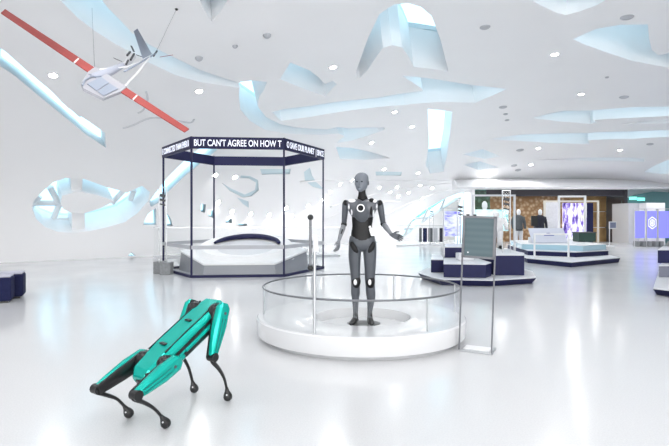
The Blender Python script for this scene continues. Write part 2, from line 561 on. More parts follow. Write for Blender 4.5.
SENS = [((267, 35), 0.10, 'dome'), ((235, 46), 0.07, 'dome'), ((199, 58), 0.10, 'dome'), ((485, 27), 0.13, 'flat'), ((627, 17), 0.15, 'flat'), ((624, 97), 0.16, 'flat'),
        ((503, 107), 0.15, 'flat'), ((505.5, 114), 0.09, 'flat'), ((507, 120), 0.09, 'flat'), ((520, 150), 0.18, 'flat'), ((607, 77), 0.06, 'flat'), ((650, 144), 0.15, 'flat'), ((514, 165.5), 0.16, 'flat'), ((518, 170), 0.16, 'flat')]
WHERE = ['grey dome speaker on the ceiling, right of a shorter row of domes above the kiosk', 'small faint dome sensor between two ceiling domes', 'grey dome speaker on the ceiling nearest the red-winged drone',
         'flat grey round ceiling vent right of the big arched skylight', 'large flat grey round vent above the pale blue leaf-shaped skylight', 'flat grey round vent just above the long right-hand slot window',
         'flat grey round vent, biggest of a column of three', 'small grey ceiling sensor, middle of a column of three', 'small grey ceiling sensor, lowest of a column of three', 'flat grey vent under the lower right slot window',
         'tiny grey ceiling sensor below the bright upper right downlight', 'flat grey vent at the right end below the slot windows', 'upper of two small dark ceiling fittings before the exhibition hall', 'lower of two small dark ceiling fittings before the exhibition hall']
for ((x, y), r, k), lab in zip(SENS, WHERE):
    p, nrm = hit(x, y)
    mb = MB()
    if k == 'dome': lathe(mb, [(0, -r * 0.8), (r * 0.5, -r * 0.72), (r * 0.85, -r * 0.4), (r, 0), (r, 0.02), (0, 0.02)], n=20)
    else: lathe(mb, [(0, -0.03), (r * 0.8, -0.03), (r, -0.01), (r, 0.02), (0, 0.02)], n=20)
    o = mb.build('ceiling_speaker' if k == 'dome' else 'ceiling_vent', M['grey'], smooth=True)
    o.location = p; o.rotation_mode = 'QUATERNION'; o.rotation_quaternion = nrm.to_track_quat('Z', 'Y')
    tag(o, lab, 'ceiling speaker' if k == 'dome' else 'ceiling vent')
def groove_shadow(name, px, r):  # grey tubes stand in for the shadow lines of ceiling grooves
    mb = MB(); mb.tube([hit(x, y)[0] for x, y in catmull(px, 6, False)], r, 6); tag(mb.build(name, M['light_grey'], smooth=True), kind='structure')
groove_shadow('trim_4', [(146, 91), (147.5, 101), (143, 110), (138, 113)], 0.03)
groove_shadow('trim_5', [(123, 128), (133, 125), (146, 119), (158, 117.5), (175, 120), (190, 122.5), (194, 119)], 0.035)

for k_, (a_, r_) in enumerate((([(330, 207), (360, 198), (400, 189), (440, 184), (480, 182)], 0.04), ([(385, 215), (410, 203), (440, 192), (475, 186)], 0.035), ([(300, 182), (345, 180), (400, 181), (450, 180)], 0.04), ([(325, 219), (350, 209), (375, 203), (400, 201)], 0.03))):  # added ribs stand in for the soft shading bands on the wall
    mb = MB(); mb.tube([hit(x, y)[0] for x, y in catmull(a_, 6, False)], r_, 8); tag(mb.build('trim_%d' % (32 + k_), M['shell'], smooth=True, angle=4), kind='structure')

# ------------------------------------------------------------------ round podium
PC = Vector((0.31, 6.0, 0)); RC = (0.02, -0.13)
pod = thing('display_podium', 'low round white podium with a sunken centre under the humanoid robot', 'podium', PC)
mb = MB()
bm_ = mb.bm
N = 96
def circ(r, z, c=(0, 0)): return [bm_.verts.new((c[0] + r * math.cos(2 * PI * k / N), c[1] + r * math.sin(2 * PI * k / N), z)) for k in range(N)]
prof = [circ(1.15, 0.0), circ(1.17, 0.02), circ(1.22, 0.05), circ(1.225, 0.06), circ(1.225, 0.225), circ(1.21, 0.24), circ(0.57, 0.24, RC), circ(0.555, 0.235, RC), circ(0.55, 0.12, RC)]
for a, b in zip(prof, prof[1:]):
    for k in range(N):
        bm_.faces.new((a[k], a[(k + 1) % N], b[(k + 1) % N], b[k]))
bm_.faces.new(list(reversed(prof[0]))); bm_.faces.new(prof[-1])
mb.build('base', M['white_gloss'], pod, smooth=True, angle=0.5)
mb = MB(); lathe(mb, [(0, 0.121), (0.19, 0.121), (0.19, 0.127), (0, 0.127)], n=40); o = mb.build('turntable_plate', M['dark_grey'], pod); o.location = (0.04, 0.0, 0); o.scale = (1.05, 0.8, 1)
mb = MB(); lathe(mb, [(0, -0.002), (0.045, -0.002), (0.045, 0.002), (0, 0.002)], n=30)
o = mb.build('floor_sticker', M['light_grey'], pod); o.rotation_euler = (PI / 2, 0, math.radians(12)); o.location = (1.2265 * math.sin(math.radians(12)), -1.2265 * math.cos(math.radians(12)), 0.14)

rail = thing('glass_railing', 'circular glass railing with thin steel handrail standing on the round podium', 'railing', PC + Vector((0, 0, 0.241)))
def arc_wall(R, th, z0, z1, a0=0, a1=2 * PI, n=96):
    mb = MB()
    rings = []
    for k in range(n):
        a = a0 + (a1 - a0) * k / n
        c, s_ = math.cos(a), math.sin(a)
        rings.append([Vector((c * R, s_ * R, z0)), Vector((c * (R + th), s_ * (R + th), z0)), Vector((c * (R + th), s_ * (R + th), z1)), Vector((c * R, s_ * R, z1))])
    mb.loft(rings, closed=True)
    return mb
arc_wall(1.150, 0.008, 0.0, 0.33).build('glass_panel', M['clear_glass'], rail, smooth=True)
mb = MB(); mb.tube([(1.154 * math.cos(2 * PI * k / 96), 1.154 * math.sin(2 * PI * k / 96), 0.34) for k in range(96)], 0.011, 8, closed=True); mb.build('handrail', M['grey_metal'], rail, smooth=True)
for k in range(6):
    a = math.radians(3 + 60 * k)
    mb = MB(); mb.tube([(1.142 * math.cos(a), 1.142 * math.sin(a), 0.0), (1.142 * math.cos(a), 1.142 * math.sin(a), 0.335)], 0.008, 8); mb.build('post', M['steel'], rail, smooth=True)

# ------------------------------------------------------------------ listening post
lp = thing('listening_post', 'slim steel post holding a grey rod with two black balls at the podium edge', 'microphone stand', (-0.196, 4.925, 0.241))
mb = MB(); mb.tube([(0, 0, 0), (0, 0, 0.93)], 0.016, 12); mb.build('pole', M['steel'], lp, smooth=True)
mb = MB(); lathe(mb, [(0, 0), (0.022, 0), (0.022, 0.008), (0, 0.008)], n=20); mb.build('base_plate', M['steel'], lp)
mb = MB(); mb.box((0.012, 0, 0.885), (0.05, 0.05, 0.16)); mb.build('bracket', M['light_grey'], lp, bevel=0.006)
mb = MB(); mb.tube([(-0.04, -0.01, 0.66), (-0.04, -0.01, 1.13)], 0.014, 10); rod = mb.build('handset_rod', M['grey_metal'], lp, smooth=True)
for z in (0.65, 1.145):
    mb = MB(); mb.sphere((-0.04, -0.01, z), 0.03, 16, 10); mb.build('ear_ball', M['black'], rod, smooth=True, angle=4)
mb = MB(); mb.box((-0.02, -0.005, 0.86), (0.03, 0.02, 0.03)); mb.build('clip', M['grey_metal'], lp)

# ------------------------------------------------------------------ sign stand
sx, sy = 1.437, 5.135
st = thing('sign_stand', 'tall steel two-legged sign stand with a blank grey notice beside the round podium', 'sign stand', (sx, sy, 0), math.radians(-28))
R_ = Matrix.Rotation(math.radians(2.0), 4, 'Y')
mb = MB(); mb.box((0, 0.11, 0.009), (0.335, 0.25, 0.018)); mb.build('base_plate', M['steel'], st, bevel=0.004)
mb = MB(); mb.box((0, 0.12, 0.021), (0.26, 0.17, 0.006)); mb.build('base_pad', M['white'], st)
for q in (-1, 1):
    mb = MB(); mb.box((q * 0.163, 0, 0.70), (0.014, 0.022, 1.39)); mb.build('leg', M['grey_metal'], st, matrix=R_, bevel=0.002)
mb = MB()
for q in (-1, 1): mb.box((q * 0.156, -0.006, 1.185), (0.026, 0.03, 0.42))
for z in (0.98, 1.39): mb.box((0, -0.006, z), (0.338, 0.03, 0.022))
mb.build('frame', M['grey_metal'], st, matrix=R_)
nm_ = mat('printed_notice', (0.33, 0.40, 0.43), 0.5, spec=0.3)
n_, l_ = nm_.node_tree.nodes, nm_.node_tree.links
t1 = n_.new('ShaderNodeTexCoord'); w1 = n_.new('ShaderNodeTexWave'); w1.bands_direction = 'Z'; w1.inputs['Scale'].default_value = 5; w1.inputs['Distortion'].default_value = 0.4
c1 = n_.new('ShaderNodeValToRGB'); c1.color_ramp.elements[0].color = (0.085, 0.125, 0.14, 1); c1.color_ramp.elements[1].color = (0.10, 0.14, 0.155, 1)
l_.new(t1.outputs['Object'], w1.inputs[0]); l_.new(w1.outputs['Fac'], c1.inputs[0]); l_.new(c1.outputs[0], n_['Principled BSDF'].inputs['Base Color'])
mb = MB(); mb.box((0, -0.004, 1.185), (0.30, 0.012, 0.395)); nb = mb.build('notice', nm_, st, matrix=R_)
mb = MB(); mb.box((-0.105, -0.012, 1.025), (0.012, 0.003, 0.012)); mb.build('notice_mark', M['white'], nb)
for q in (-0.07, 0.0):
    mb = MB(); mb.box((q - 0.05, 0.0, 1.408), (0.03, 0.02, 0.016)); mb.build('clip', M['black'], st, matrix=R_)

# ------------------------------------------------------------------ hexagonal kiosk
HC = Vector((-2.42, 13.5, 0)); HR = 2.12
def hexp(k, r=HR, z=0.0):
    a = math.radians(-84.4 - 30 + 60 * k)
    return Vector((r * math.cos(a), r * math.sin(a), z))
# corner 0 front left, 1 front right, 2 right, 3 back right, 4 back left, 5 left
ki = thing('hexagonal_kiosk', 'open hexagonal navy frame kiosk with a lettered band around the top', 'kiosk', HC)
for k in range(6):
    mb = MB(); mb.bar(hexp(k, HR, 0.0), hexp(k, HR, 3.26), 0.042, 0.042); mb.build('post', M['navy_frame'], ki)
    a, b = hexp(k), hexp(k + 1)
    mb = MB(); mb.bar(a + Vector((0, 0, 0.03)), b + Vector((0, 0, 0.03)), 0.07, 0.06); mb.build('floor_rail', M['navy_frame'], ki)
    mb = MB(); mb.bar(a + Vector((0, 0, 0.70)), b + Vector((0, 0, 0.70)), 0.06, 0.085); mb.build('waist_rail', M['grey'], ki)
    mb = MB(); mb.bar(a + Vector((0, 0, 0.36)), b + Vector((0, 0, 0.36)), 0.012, 0.58); mb.build('glass_panel', M['clear_glass'], ki)
    fr = hexp(k, HR + 0.01); g = hexp(k + 1, HR + 0.01)
    mb = MB(); mb.bar(fr + Vector((0, 0, 3.115)), g + Vector((0, 0, 3.115)), 0.06, 0.27); mb.build('frieze_board', M['navy_frame'], ki)
mb = MB()
letters = mat('white_lettering', (0.85, 0.86, 0.95), 0.5, emit=(0.85, 0.88, 1), estr=0.3)
def text_on(s_, k, size, width, name, parent, shift=0.0):
    cu = bpy.data.curves.new(name, 'FONT'); cu.body = s_; cu.size = size; cu.extrude = 0.004; cu.offset = 0.003; cu.align_x = 'CENTER'; cu.align_y = 'CENTER'
    to = bpy.data.objects.new('t', cu); COL.objects.link(to)
    dg_ = bpy.context.evaluated_depsgraph_get()
    me_ = bpy.data.meshes.new_from_object(to.evaluated_get(dg_)); bpy.data.objects.remove(to, do_unlink=True)
    w = max(v.co.x for v in me_.vertices) - min(v.co.x for v in me_.vertices)
    o = bpy.data.objects.new(name, me_); COL.objects.link(o); me_.materials.clear(); me_.materials.append(letters)
    a, b = hexp(k, HR + 0.01), hexp(k + 1, HR + 0.01)
    x = (b - a).normalized(); out = x.cross(Vector((0, 0, 1)))
    mid = (a + b) / 2 + out * 0.036 + x * shift + Vector((0, 0, 3.105))
    o.parent = parent
    o.matrix_local = Matrix.Translation(mid) @ Matrix((x, Vector((0, 0, 1)), out)).transposed().to_4x4() @ Matrix.Diagonal((width / w, 1, 1, 1))
    return o
text_on("BUT CAN'T AGREE ON HOW T", 0, 0.21, 2.0, 'frieze_lettering', ki)
text_on("O SAVE OUR PLANET  | SINCE", 1, 0.21, 2.0, 'frieze_lettering', ki)
text_on("E CONNECTED THAN EVER B", 5, 0.21, 2.0, 'frieze_lettering', ki)

# sculpted exhibit inside
pl = thing('exhibit_plinth', 'faceted light grey plinth with a shallow dish inside the hexagonal kiosk', 'plinth', HC)
tops = [0.27, 0.27, 0.50, 0.72, 0.72, 0.50]
mb = MB()
lo = [hexp(k, 1.72, 0.0) for k in range(6)]
hi = [hexp(k, 1.66, tops[k]) for k in range(6)]
V = lo + hi + [Vector((0, 0.05, 0.50))]
mb.poly(V, [(5, 4, 3, 2, 1, 0)] + [(k, (k + 1) % 6, (k + 1) % 6 + 6, k + 6) for k in range(6)])
mb.poly([hexp(k, 1.70, tops[k] + 0.02) for k in range(6)] + [hexp(k, 1.70, tops[k] - 0.02) for k in range(6)] + [Vector((0, 0.1, 0.50)), Vector((0, 0.1, 0.3))],
        [(k, (k + 1) % 6, 12) for k in range(6)] + [((k + 1) % 6 + 6, k + 6, 13) for k in range(6)] + [(k + 6, (k + 1) % 6 + 6, (k + 1) % 6, k) for k in range(6)], 1)
mb.build('body', [mat('plinth_grey', (0.27, 0.28, 0.31), 0.5), M['white']], pl)
tilt = Matrix.Translation((0.05, 0.0, 0.49)) @ Matrix.Rotation(math.radians(12), 4, 'X')
mb = MB(); lathe(mb, [(0, 0.06), (0.55, 0.06), (1.02, 0.16), (1.20, 0.19), (1.26, 0.12), (1.42, -0.05), (1.42, -0.25), (0, -0.25)], n=64)
mb.build('dish', M['white'], pl, smooth=True, matrix=tilt)
mb = MB(); mb.tube([(0.88 * math.cos(PI * k / 40), 0.88 * math.sin(PI * k / 40), 0.19) for k in range(2, 39)], [0.09 * math.sin(PI * k / 40) ** 0.6 + 0.01 for k in range(2, 39)], 10, r2=[0.07 * math.sin(PI * k / 40) ** 0.6 + 0.005 for k in range(2, 39)]); mb.build('screen_ring', M['navy_frame'], pl, smooth=True, matrix=tilt)
mb = MB(); mb.sphere((0, 0, 0.06), 0.80, 40, 12, (1, 1, 0.16)); mb.build('dome', M['light_grey'], pl, smooth=True, matrix=tilt)
mb = MB(); mb.bar(hexp(0, 1.50, 0.12) + (hexp(1, 1.5) - hexp(0, 1.5)) * 0.25, hexp(0, 1.50, 0.12) + (hexp(1, 1.5) - hexp(0, 1.5)) * 0.85, 0.03, 0.2)
mb.build('access_panel', M['grey'], pl)

# ------------------------------------------------------------------ totems on concrete cubes
concrete = mat('grey_concrete', (0.24, 0.25, 0.26), 0.8, var=0.12, scale=20)
def totem(loc, label, rz=0.0, h=2.05, group=None, cubes=True):
    t = thing('totem_sign', label, 'totem sign', loc, rz, group)
    if cubes:
        for q, dy in ((-0.13, 0.28), (0.13, 0.0)):
            mb = MB(); mb.box((q, dy, 0.15), (0.26, 0.26, 0.30)); mb.build('concrete_base', concrete, t, bevel=0.015)
    for q in (-0.09, 0.09):
        mb = MB(); mb.tube([(q, 0.1, 0.28 if cubes else 0.0), (q, 0.1, h)], 0.013, 8); mb.build('pole', M['steel'], t, smooth=True)
    mb = MB(); mb.box((0, 0.1, h * 0.62), (0.17, 0.008, h * 0.72)); mb.build('glass_panel', M['clear_glass'], t)
    mb = MB(); mb.box((0, 0.1, h), (0.20, 0.02, 0.02)); mb.build('cap', M['steel'], t)
    for z, hh in ((h - 0.20, 0.07), (h - 0.31, 0.05), (h - 0.42, 0.03)):
        mb = MB(); mb.box((0.0, 0.09, z), (0.14, 0.006, hh), rot=Matrix.Rotation(0.25, 3, 'Y')); mb.build('printed_block', M['dark_grey'], t)
    return t
totem(floor_at(159.5, 275) + Vector((0, 0.13, 0)), 'slim glass totem sign on two grey concrete cubes left of the kiosk', h=2.13)

# ------------------------------------------------------------------ glass balustrade behind the kiosk
def balustrade(name, a, b, h, label, nseg, rail_mat):
    a, b = Vector(a), Vector(b)
    t = thing(name, label, 'balustrade', a)
    d = b - a
    mb = MB(); mb.bar((0, 0, h), d + Vector((0, 0, h)), 0.045, 0.035); mb.build('handrail', rail_mat, t)
    mb = MB(); mb.bar((0, 0, 0.04), d + Vector((0, 0, 0.04)), 0.06, 0.08); mb.build('floor_channel', M['light_grey'], t)
    for k in range(nseg):
        p, q = d * ((k + 0.01) / nseg), d * ((k + 0.99) / nseg)
        mb = MB(); mb.bar(p + Vector((0, 0, h / 2 + 0.03)), q + Vector((0, 0, h / 2 + 0.03)), 0.014, h - 0.08); mb.build('glass_panel', M['clear_glass'], t)
    return t
balustrade('glass_balustrade', (-6.2, 17.2, 0), (0.2, 17.9, 0), 1.05, 'long clear glass balustrade behind the hexagonal kiosk', 5, M['steel'])
balustrade('glass_balustrade', (3.0, 24.3, 0), (5.4, 24.5, 0), 1.0, 'short clear glass balustrade right of the humanoid robot by the bright windows', 2, M['steel'])

# ------------------------------------------------------------------ navy ottomans at the left edge
for (x, y, w, lab) in ((-5.25, 8.15, 0.9, 'navy fabric ottoman with pale top at the left edge, the nearer of two'), (-5.35, 8.62, 0.9, 'navy fabric ottoman with pale top at the left edge, the farther of two')):
    c_, s_ = math.cos(math.radians(25)), math.sin(math.radians(25))
    t = thing('ottoman', lab, 'ottoman', (x - w / 2 * c_, y - w / 2 * s_, 0), math.radians(25), group='navy ottomans')
    mb = MB(); mb.box((0, 0.20 if w > 1 else 0.2, 0.225), (w, 0.42, 0.39)); mb.build('seat', M['navy_fabric'], t, bevel=0.04, seg=4, smooth=True, angle=1.2)
    mb = MB(); mb.box((0, 0.2, 0.43), (w - 0.03, 0.40, 0.025)); mb.build('top_cushion', mat('pale_lilac_fabric', (0.45, 0.45, 0.53), 0.8), t, bevel=0.01)
    mb = MB(); mb.box((0, 0.2, 0.015), (w - 0.08, 0.36, 0.03)); mb.build('foot', M['black'], t)

# ------------------------------------------------------------------ humanoid robot
HY0 = 6.0
rob = thing('humanoid_robot', 'grey and black humanoid robot standing on the round podium with one hand held out', 'robot', (0.34, HY0, 0.128))
INV = Vector((-0.34, -HY0, -0.128))
skin = mat('robot_grey_skin', (0.068, 0.076, 0.090), 0.5, var=0.06, scale=15)
headm = mat('robot_face_skin', (0.145, 0.162, 0.19), 0.5, var=0.04, scale=20)
shellm = mat('robot_grey_shell', (0.10, 0.105, 0.12), 0.3, coat=0.3)
armm = mat('robot_forearm_skin', (0.20, 0.21, 0.23), 0.5)
mech = mat('robot_black_mechanics', (0.005, 0.005, 0.006), 0.45, spec=0.3, var=0.3, scale=60, bump=0.3)
def hp(x, y, dy=0.0): return at(x, y, HY0) + Vector((0, dy, 0)) + INV
def px(v): return v * HY0 / F
def silhouette(rows, dy0=0.0, n=20, p=2.3):
    """rows: (y, xl, xr, depth_m, dy) -> horizontal rings in robot space"""
    rings = []
    for (y, xl, xr, dep, dy) in rows:
        c = hp((xl + xr) / 2, y, dy + dy0); rx = px(xr - xl) / 2
        r = []
        for k in range(n):
            a = 2 * PI * k / n
            ca, sa = math.cos(a), math.sin(a)
            r.append(c + Vector((rx * math.copysign(abs(ca) ** (2 / p), ca), dep / 2 * math.copysign(abs(sa) ** (2 / p), sa), 0)))
        rings.append(r)
    return rings
def sil(name, rows, m, parent=rob, **k):
    rows2 = catmull([tuple(r) for r in rows], 3, False)
    mb = MB(); mb.loft(silhouette(rows2, **k)); return mb.build(name, m, parent, smooth=True, angle=1.4)
sil('torso', [(199, 353, 371, 0.10, 0.01), (200.5, 347, 377.5, 0.16, 0.0), (204, 346, 378.5, 0.21, -0.01), (209, 348, 376.5, 0.22, -0.015), (214, 350, 374.5, 0.20, -0.01), (219, 353.5, 371.5, 0.15, 0.0)], shellm)
sil('chest_plate', [(202, 357, 367, 0.10, -0.07), (207, 354, 368.5, 0.13, -0.075), (213, 353.5, 369.2, 0.13, -0.07), (218, 355, 368.2, 0.11, -0.06), (221.5, 358, 366, 0.08, -0.05), (223, 360.5, 364, 0.04, -0.045)], skin)
sil('abdomen', [(213, 352, 373, 0.17, 0), (219, 351.8, 373, 0.165, 0), (226, 352.2, 372, 0.16, 0), (231, 351.5, 373, 0.165, 0), (235, 351, 374, 0.18, 0), (240, 352, 372, 0.19, 0), (244, 356, 368, 0.17, 0)], mech)
pel = sil('pelvis', [(236, 350, 374.5, 0.19, 0.012), (240, 349.2, 375.4, 0.21, 0.01), (245, 349, 376, 0.215, 0.01), (249, 354, 371, 0.18, 0.01), (251.5, 360, 365, 0.10, 0.01)], skin)
# front panel of the pelvis: V shaped pale band and dark hip openings
for q in (-1, 1):
    mb = MB(); c = hp(362.5 + q * 8.4, 247.5, -0.065)
    mb.sphere(c, 0.062, 16, 12, (0.62, 0.55, 1.35), rot=Matrix.Rotation(q * 0.50, 3, 'Y')); mb.build('hip_joint', mech, pel, smooth=True, angle=4)
for nm, rows in (('leg', [(243, 349, 361.6, 0.16, 0.0), (249, 348.5, 361.5, 0.175, 0), (257, 348.5, 360.8, 0.17, 0), (269, 349.8, 360.3, 0.15, 0), (279, 350.8, 360.2, 0.13, 0.0), (286, 351.2, 360, 0.12, 0.01), (293, 351, 360, 0.13, 0.02), (300, 352, 359, 0.11, 0.02), (312, 353, 358, 0.075, 0.01), (319, 352.6, 358, 0.085, 0.0)]),
                 ('leg', [(243, 362.5, 375.8, 0.16, 0.0), (249, 362.8, 376.4, 0.175, 0), (257, 363.6, 376.3, 0.17, 0), (269, 364.5, 375.6, 0.15, 0), (279, 364.8, 374.8, 0.13, 0.0), (286, 365.6, 375, 0.12, 0.01), (293, 366, 375.6, 0.13, 0.02), (300, 367, 375, 0.11, 0.02), (312, 367.4, 372.4, 0.075, 0.01), (319, 367, 372.6, 0.085, 0.0)])):
    lg = sil(nm, rows, skin)
    xk = (rows[4][1] + rows[4][2]) / 2
    mb = MB(); c = hp(xk + 0.6, 281, -0.03); mb.sphere(c, 0.064, 18, 12, (0.85, 0.66, 1.35)); mb.build('knee_joint', mech, lg, smooth=True, angle=4)
    mb = MB(); c = hp(xk - 0.4, 281.5, -0.066); mb.sphere(c, 0.026, 16, 10, (0.8, 0.4, 1.35)); mb.build('knee_cap', M['white'], lg, smooth=True, angle=4)
    # ankle and foot
    xa = (rows[-2][1] + rows[-2][2]) / 2
    out_ = -1 if xa < 362 else 0.15
    foot0 = hp(xa, 317, 0.01)
    mb = MB()
    tip = Vector((0.055 * out_, -0.155, 0))
    zf = 0.0
    rr = [(-0.32, 0.028, 0.040, 0.026), (0.0, 0.036, 0.075, 0.040), (0.25, 0.037, 0.070, 0.037), (0.6, 0.040, 0.040, 0.024), (0.95, 0.036, 0.026, 0.017), (1.12, 0.016, 0.018, 0.012)]
    rings = []
    dirv = tip.normalized(); sd = Vector((-dirv.y, dirv.x, 0))
    for t_, w_, h_, c_ in rr:
        c = Vector((foot0.x, foot0.y, c_ + 0.001)) + tip * t_
        rings.append([c + sd * (w_ * math.cos(2 * PI * k / 14)) + Vector((0, 0, max(-c_, (h_ - c_ if math.sin(2 * PI * k / 14) > 0 else c_) * math.sin(2 * PI * k / 14)))) for k in range(14)])
    mb.loft(rings); mb.build('foot', mech, lg, smooth=True, angle=1.3)
    mb = MB(); mb.tube([hp(xa, 311, 0.0), hp(xa, 320, -0.004)], [0.026, 0.036], 12); mb.build('ankle', mech, lg, smooth=True)
# neck
mb = MB(); mb.tube([hp(362.6, 200, 0.0), hp(362.2, 194, -0.01), hp(362, 189, -0.005)], [0.066, 0.048, 0.042], 14); nk = mb.build('neck', mech, rob, smooth=True)
for q in (-1, 1):
    mb = MB(); mb.tube([hp(362.5 + q * 3.8, 200, -0.03), hp(362.3 + q * 2.6, 191, -0.025)], 0.008, 8); mb.build('neck_rod', M['steel'], nk, smooth=True)
mb = MB(); mb.tube([hp(358.3, 198, -0.045), hp(362.4, 200.3, -0.085), hp(366.5, 198, -0.045)], 0.012, 8); mb.build('collar', mech, nk, smooth=True)
# head: turned a little towards the left of the picture
hd = thing('head_tmp', None, None)
bpy.data.objects.remove(hd, do_unlink=True)
mb = MB()
HW = px(13.6) / 2      # half width of the head
zc, zt = hp(0, 192.2).z, hp(0, 172.3).z
hc = hp(361.6, 182, 0.0)
prof = [  # t, half width, front, back
 (0.00, 0.30, 0.60, -0.05), (0.05, 0.50, 0.86, 0.15), (0.14, 0.68, 0.98, 0.42), (0.25, 0.82, 1.00, 0.72), (0.33, 0.88, 1.03, 0.86), (0.42, 0.93, 1.02, 0.98), (0.50, 0.96, 0.97, 1.06),
 (0.58, 1.0, 1.01, 1.10), (0.68, 1.0, 1.0, 1.12), (0.78, 0.95, 0.92, 1.08), (0.87, 0.82, 0.76, 0.94), (0.94, 0.60, 0.52, 0.70), (0.985, 0.30, 0.24, 0.36)]
rings = []
for t_, w_, f_, b_ in prof:
    r = []
    for k in range(24):
        a = 2 * PI * k / 24
        ca, sa = math.cos(a), math.sin(a)
        y_ = -f_ * sa if sa > 0 else -b_ * sa
        xx = w_ * math.copysign(abs(ca) ** 0.85, ca)
        yy = y_ * 1.12
        # eye sockets
        if 0.47 < t_ < 0.55 and sa > 0.6 and 0.2 < abs(ca) < 0.75: yy += 0.10
        r.append(Vector((xx * HW, yy * HW, zc + (zt - zc) * t_)))
    rings.append(r)
mb.loft(rings)
mb.sphere((0, -1.17 * HW, zc + (zt - zc) * 0.36), 0.013, 10, 8, (0.8, 1.1, 1.3))
mb.tube([(0, -1.08 * HW, zc + (zt - zc) * 0.53), (0, -1.16 * HW, zc + (zt - zc) * 0.44), (0, -1.21 * HW, zc + (zt - zc) * 0.37)], [0.006, 0.010, 0.012], 8)
hdo = mb.build('head', headm, rob, smooth=True, angle=4)
hdo.location = (hc.x, hc.y, 0); hdo.rotation_euler = (0, 0, math.radians(-22))
for q in (-1, 1):
    mb = MB(); mb.sphere((q * 0.36 * HW, -0.97 * HW, zc + (zt - zc) * 0.51), 0.012, 12, 8, (1.2, 0.6, 0.7)); mb.build('eye', mat('robot_eye', (0.03, 0.035, 0.045), 0.15), hdo, smooth=True, angle=4)
    mb = MB(); mb.sphere((q * 1.0 * HW, 0.12 * HW, zc + (zt - zc) * 0.46), 0.024, 12, 8, (0.32, 0.7, 1.25)); mb.build('ear', skin, hdo, smooth=True, angle=4)
mb = MB(); mb.tube([(-0.022, -1.08 * HW, zc + (zt - zc) * 0.215), (0, -1.15 * HW, zc + (zt - zc) * 0.225), (0.022, -1.08 * HW, zc + (zt - zc) * 0.215)], [0.002, 0.006, 0.002], 8, r2=[0.002, 0.006, 0.002])
mb.build('mouth', skin, hdo, smooth=True, angle=4)
# chest fittings
ec = hp(360, 208.3, -0.150)
mb = MB(); rg = [(0.034, -0.008), (0.046, -0.008), (0.046, 0.02), (0.034, 0.02), (0.034, -0.008)]; lathe(mb, rg, n=28)
mb.build('chest_ring', M['white'], rob, smooth=True, matrix=Matrix.Translation(ec) @ Matrix.Rotation(PI / 2, 4, 'X'))
mb = MB(); lathe(mb, [(0, -0.01), (0.032, -0.01), (0.032, 0.012), (0.018, 0.02), (0, 0.005)], n=24)
mb.build('chest_lens', mech, rob, smooth=True, matrix=Matrix.Translation(ec) @ Matrix.Rotation(PI / 2, 4, 'X'))
for x, y, r, sc, m_, nm in ((351.8, 200.9, 0.036, (1.2, 0.5, 0.62), M['white'], 'shoulder_cap'), (374.2, 201.2, 0.030, (0.9, 0.5, 0.7), M['white'], 'shoulder_cap'), (371, 200.4, 0.032, (0.9, 0.6, 0.8), mech, 'shoulder_motor'),
                            (348.5, 207, 0.022, (0.6, 0.5, 1.7), M['steel'], 'shoulder_rod'), (376, 207, 0.022, (0.6, 0.5, 1.7), M['steel'], 'shoulder_rod'), (370.5, 211, 0.026, (0.5, 0.5, 2.2), mech, 'rib_slot'), (351.5, 212, 0.020, (0.5, 0.35, 2.2), M['light_grey'], 'rib_panel'), (373, 214, 0.022, (0.5, 0.35, 2.4), M['light_grey'], 'rib_panel')):
    mb = MB(); mb.sphere(hp(x, y, -0.085 if nm != 'rib_slot' else -0.11), r, 14, 10, sc); mb.build(nm, m_, rob, smooth=True, angle=4)
mb = MB(); mb.box(hp(371.5, 232, -0.075), (0.05, 0.05, 0.09), rot=Matrix.Rotation(-0.3, 3, 'Y')); mb.build('waist_motor', M['white'], rob, bevel=0.012)
mb = MB(); mb.tube([hp(369, 226, -0.075), hp(371, 230, -0.08)], 0.014, 10); mb.build('waist_motor', M['white'], rob, smooth=True)
# arms
def arm(sh, el, wr, fing, name='arm', splay=1):
    a = sil  # noqa
    mb = MB()
    mb.tube([sh + Vector((0, 0, 0.03)), sh, (sh * 2 + el) / 3, (sh + el * 2) / 3, el], [0.022, 0.040, 0.038, 0.034, 0.030], 14); up = mb.build('upper_arm', skin, rob, smooth=True, angle=4)
    mb = MB(); mb.sphere(sh, 0.043, 14, 10, (0.85, 1.05, 1.0)); mb.build('shoulder_joint', mech, up, smooth=True, angle=4)
    mb = MB(); mb.sphere(el, 0.036, 14, 10); mb.build('elbow_joint', mech, up, smooth=True, angle=4)
    mb = MB(); mb.tube([el, el + (wr - el) * 0.3, el + (wr - el) * 0.75, wr], [0.028, 0.033, 0.024, 0.019], 14); fo = mb.build('forearm', armm, rob, smooth=True, angle=4)
    mb = MB(); mb.tube([el + (wr - el) * 0.32 + Vector((0, -0.026, 0)), el + (wr - el) * 0.62 + Vector((0, -0.020, 0))], [0.012, 0.010], 8); mb.build('forearm_slot', mech, fo, smooth=True)
    return fo
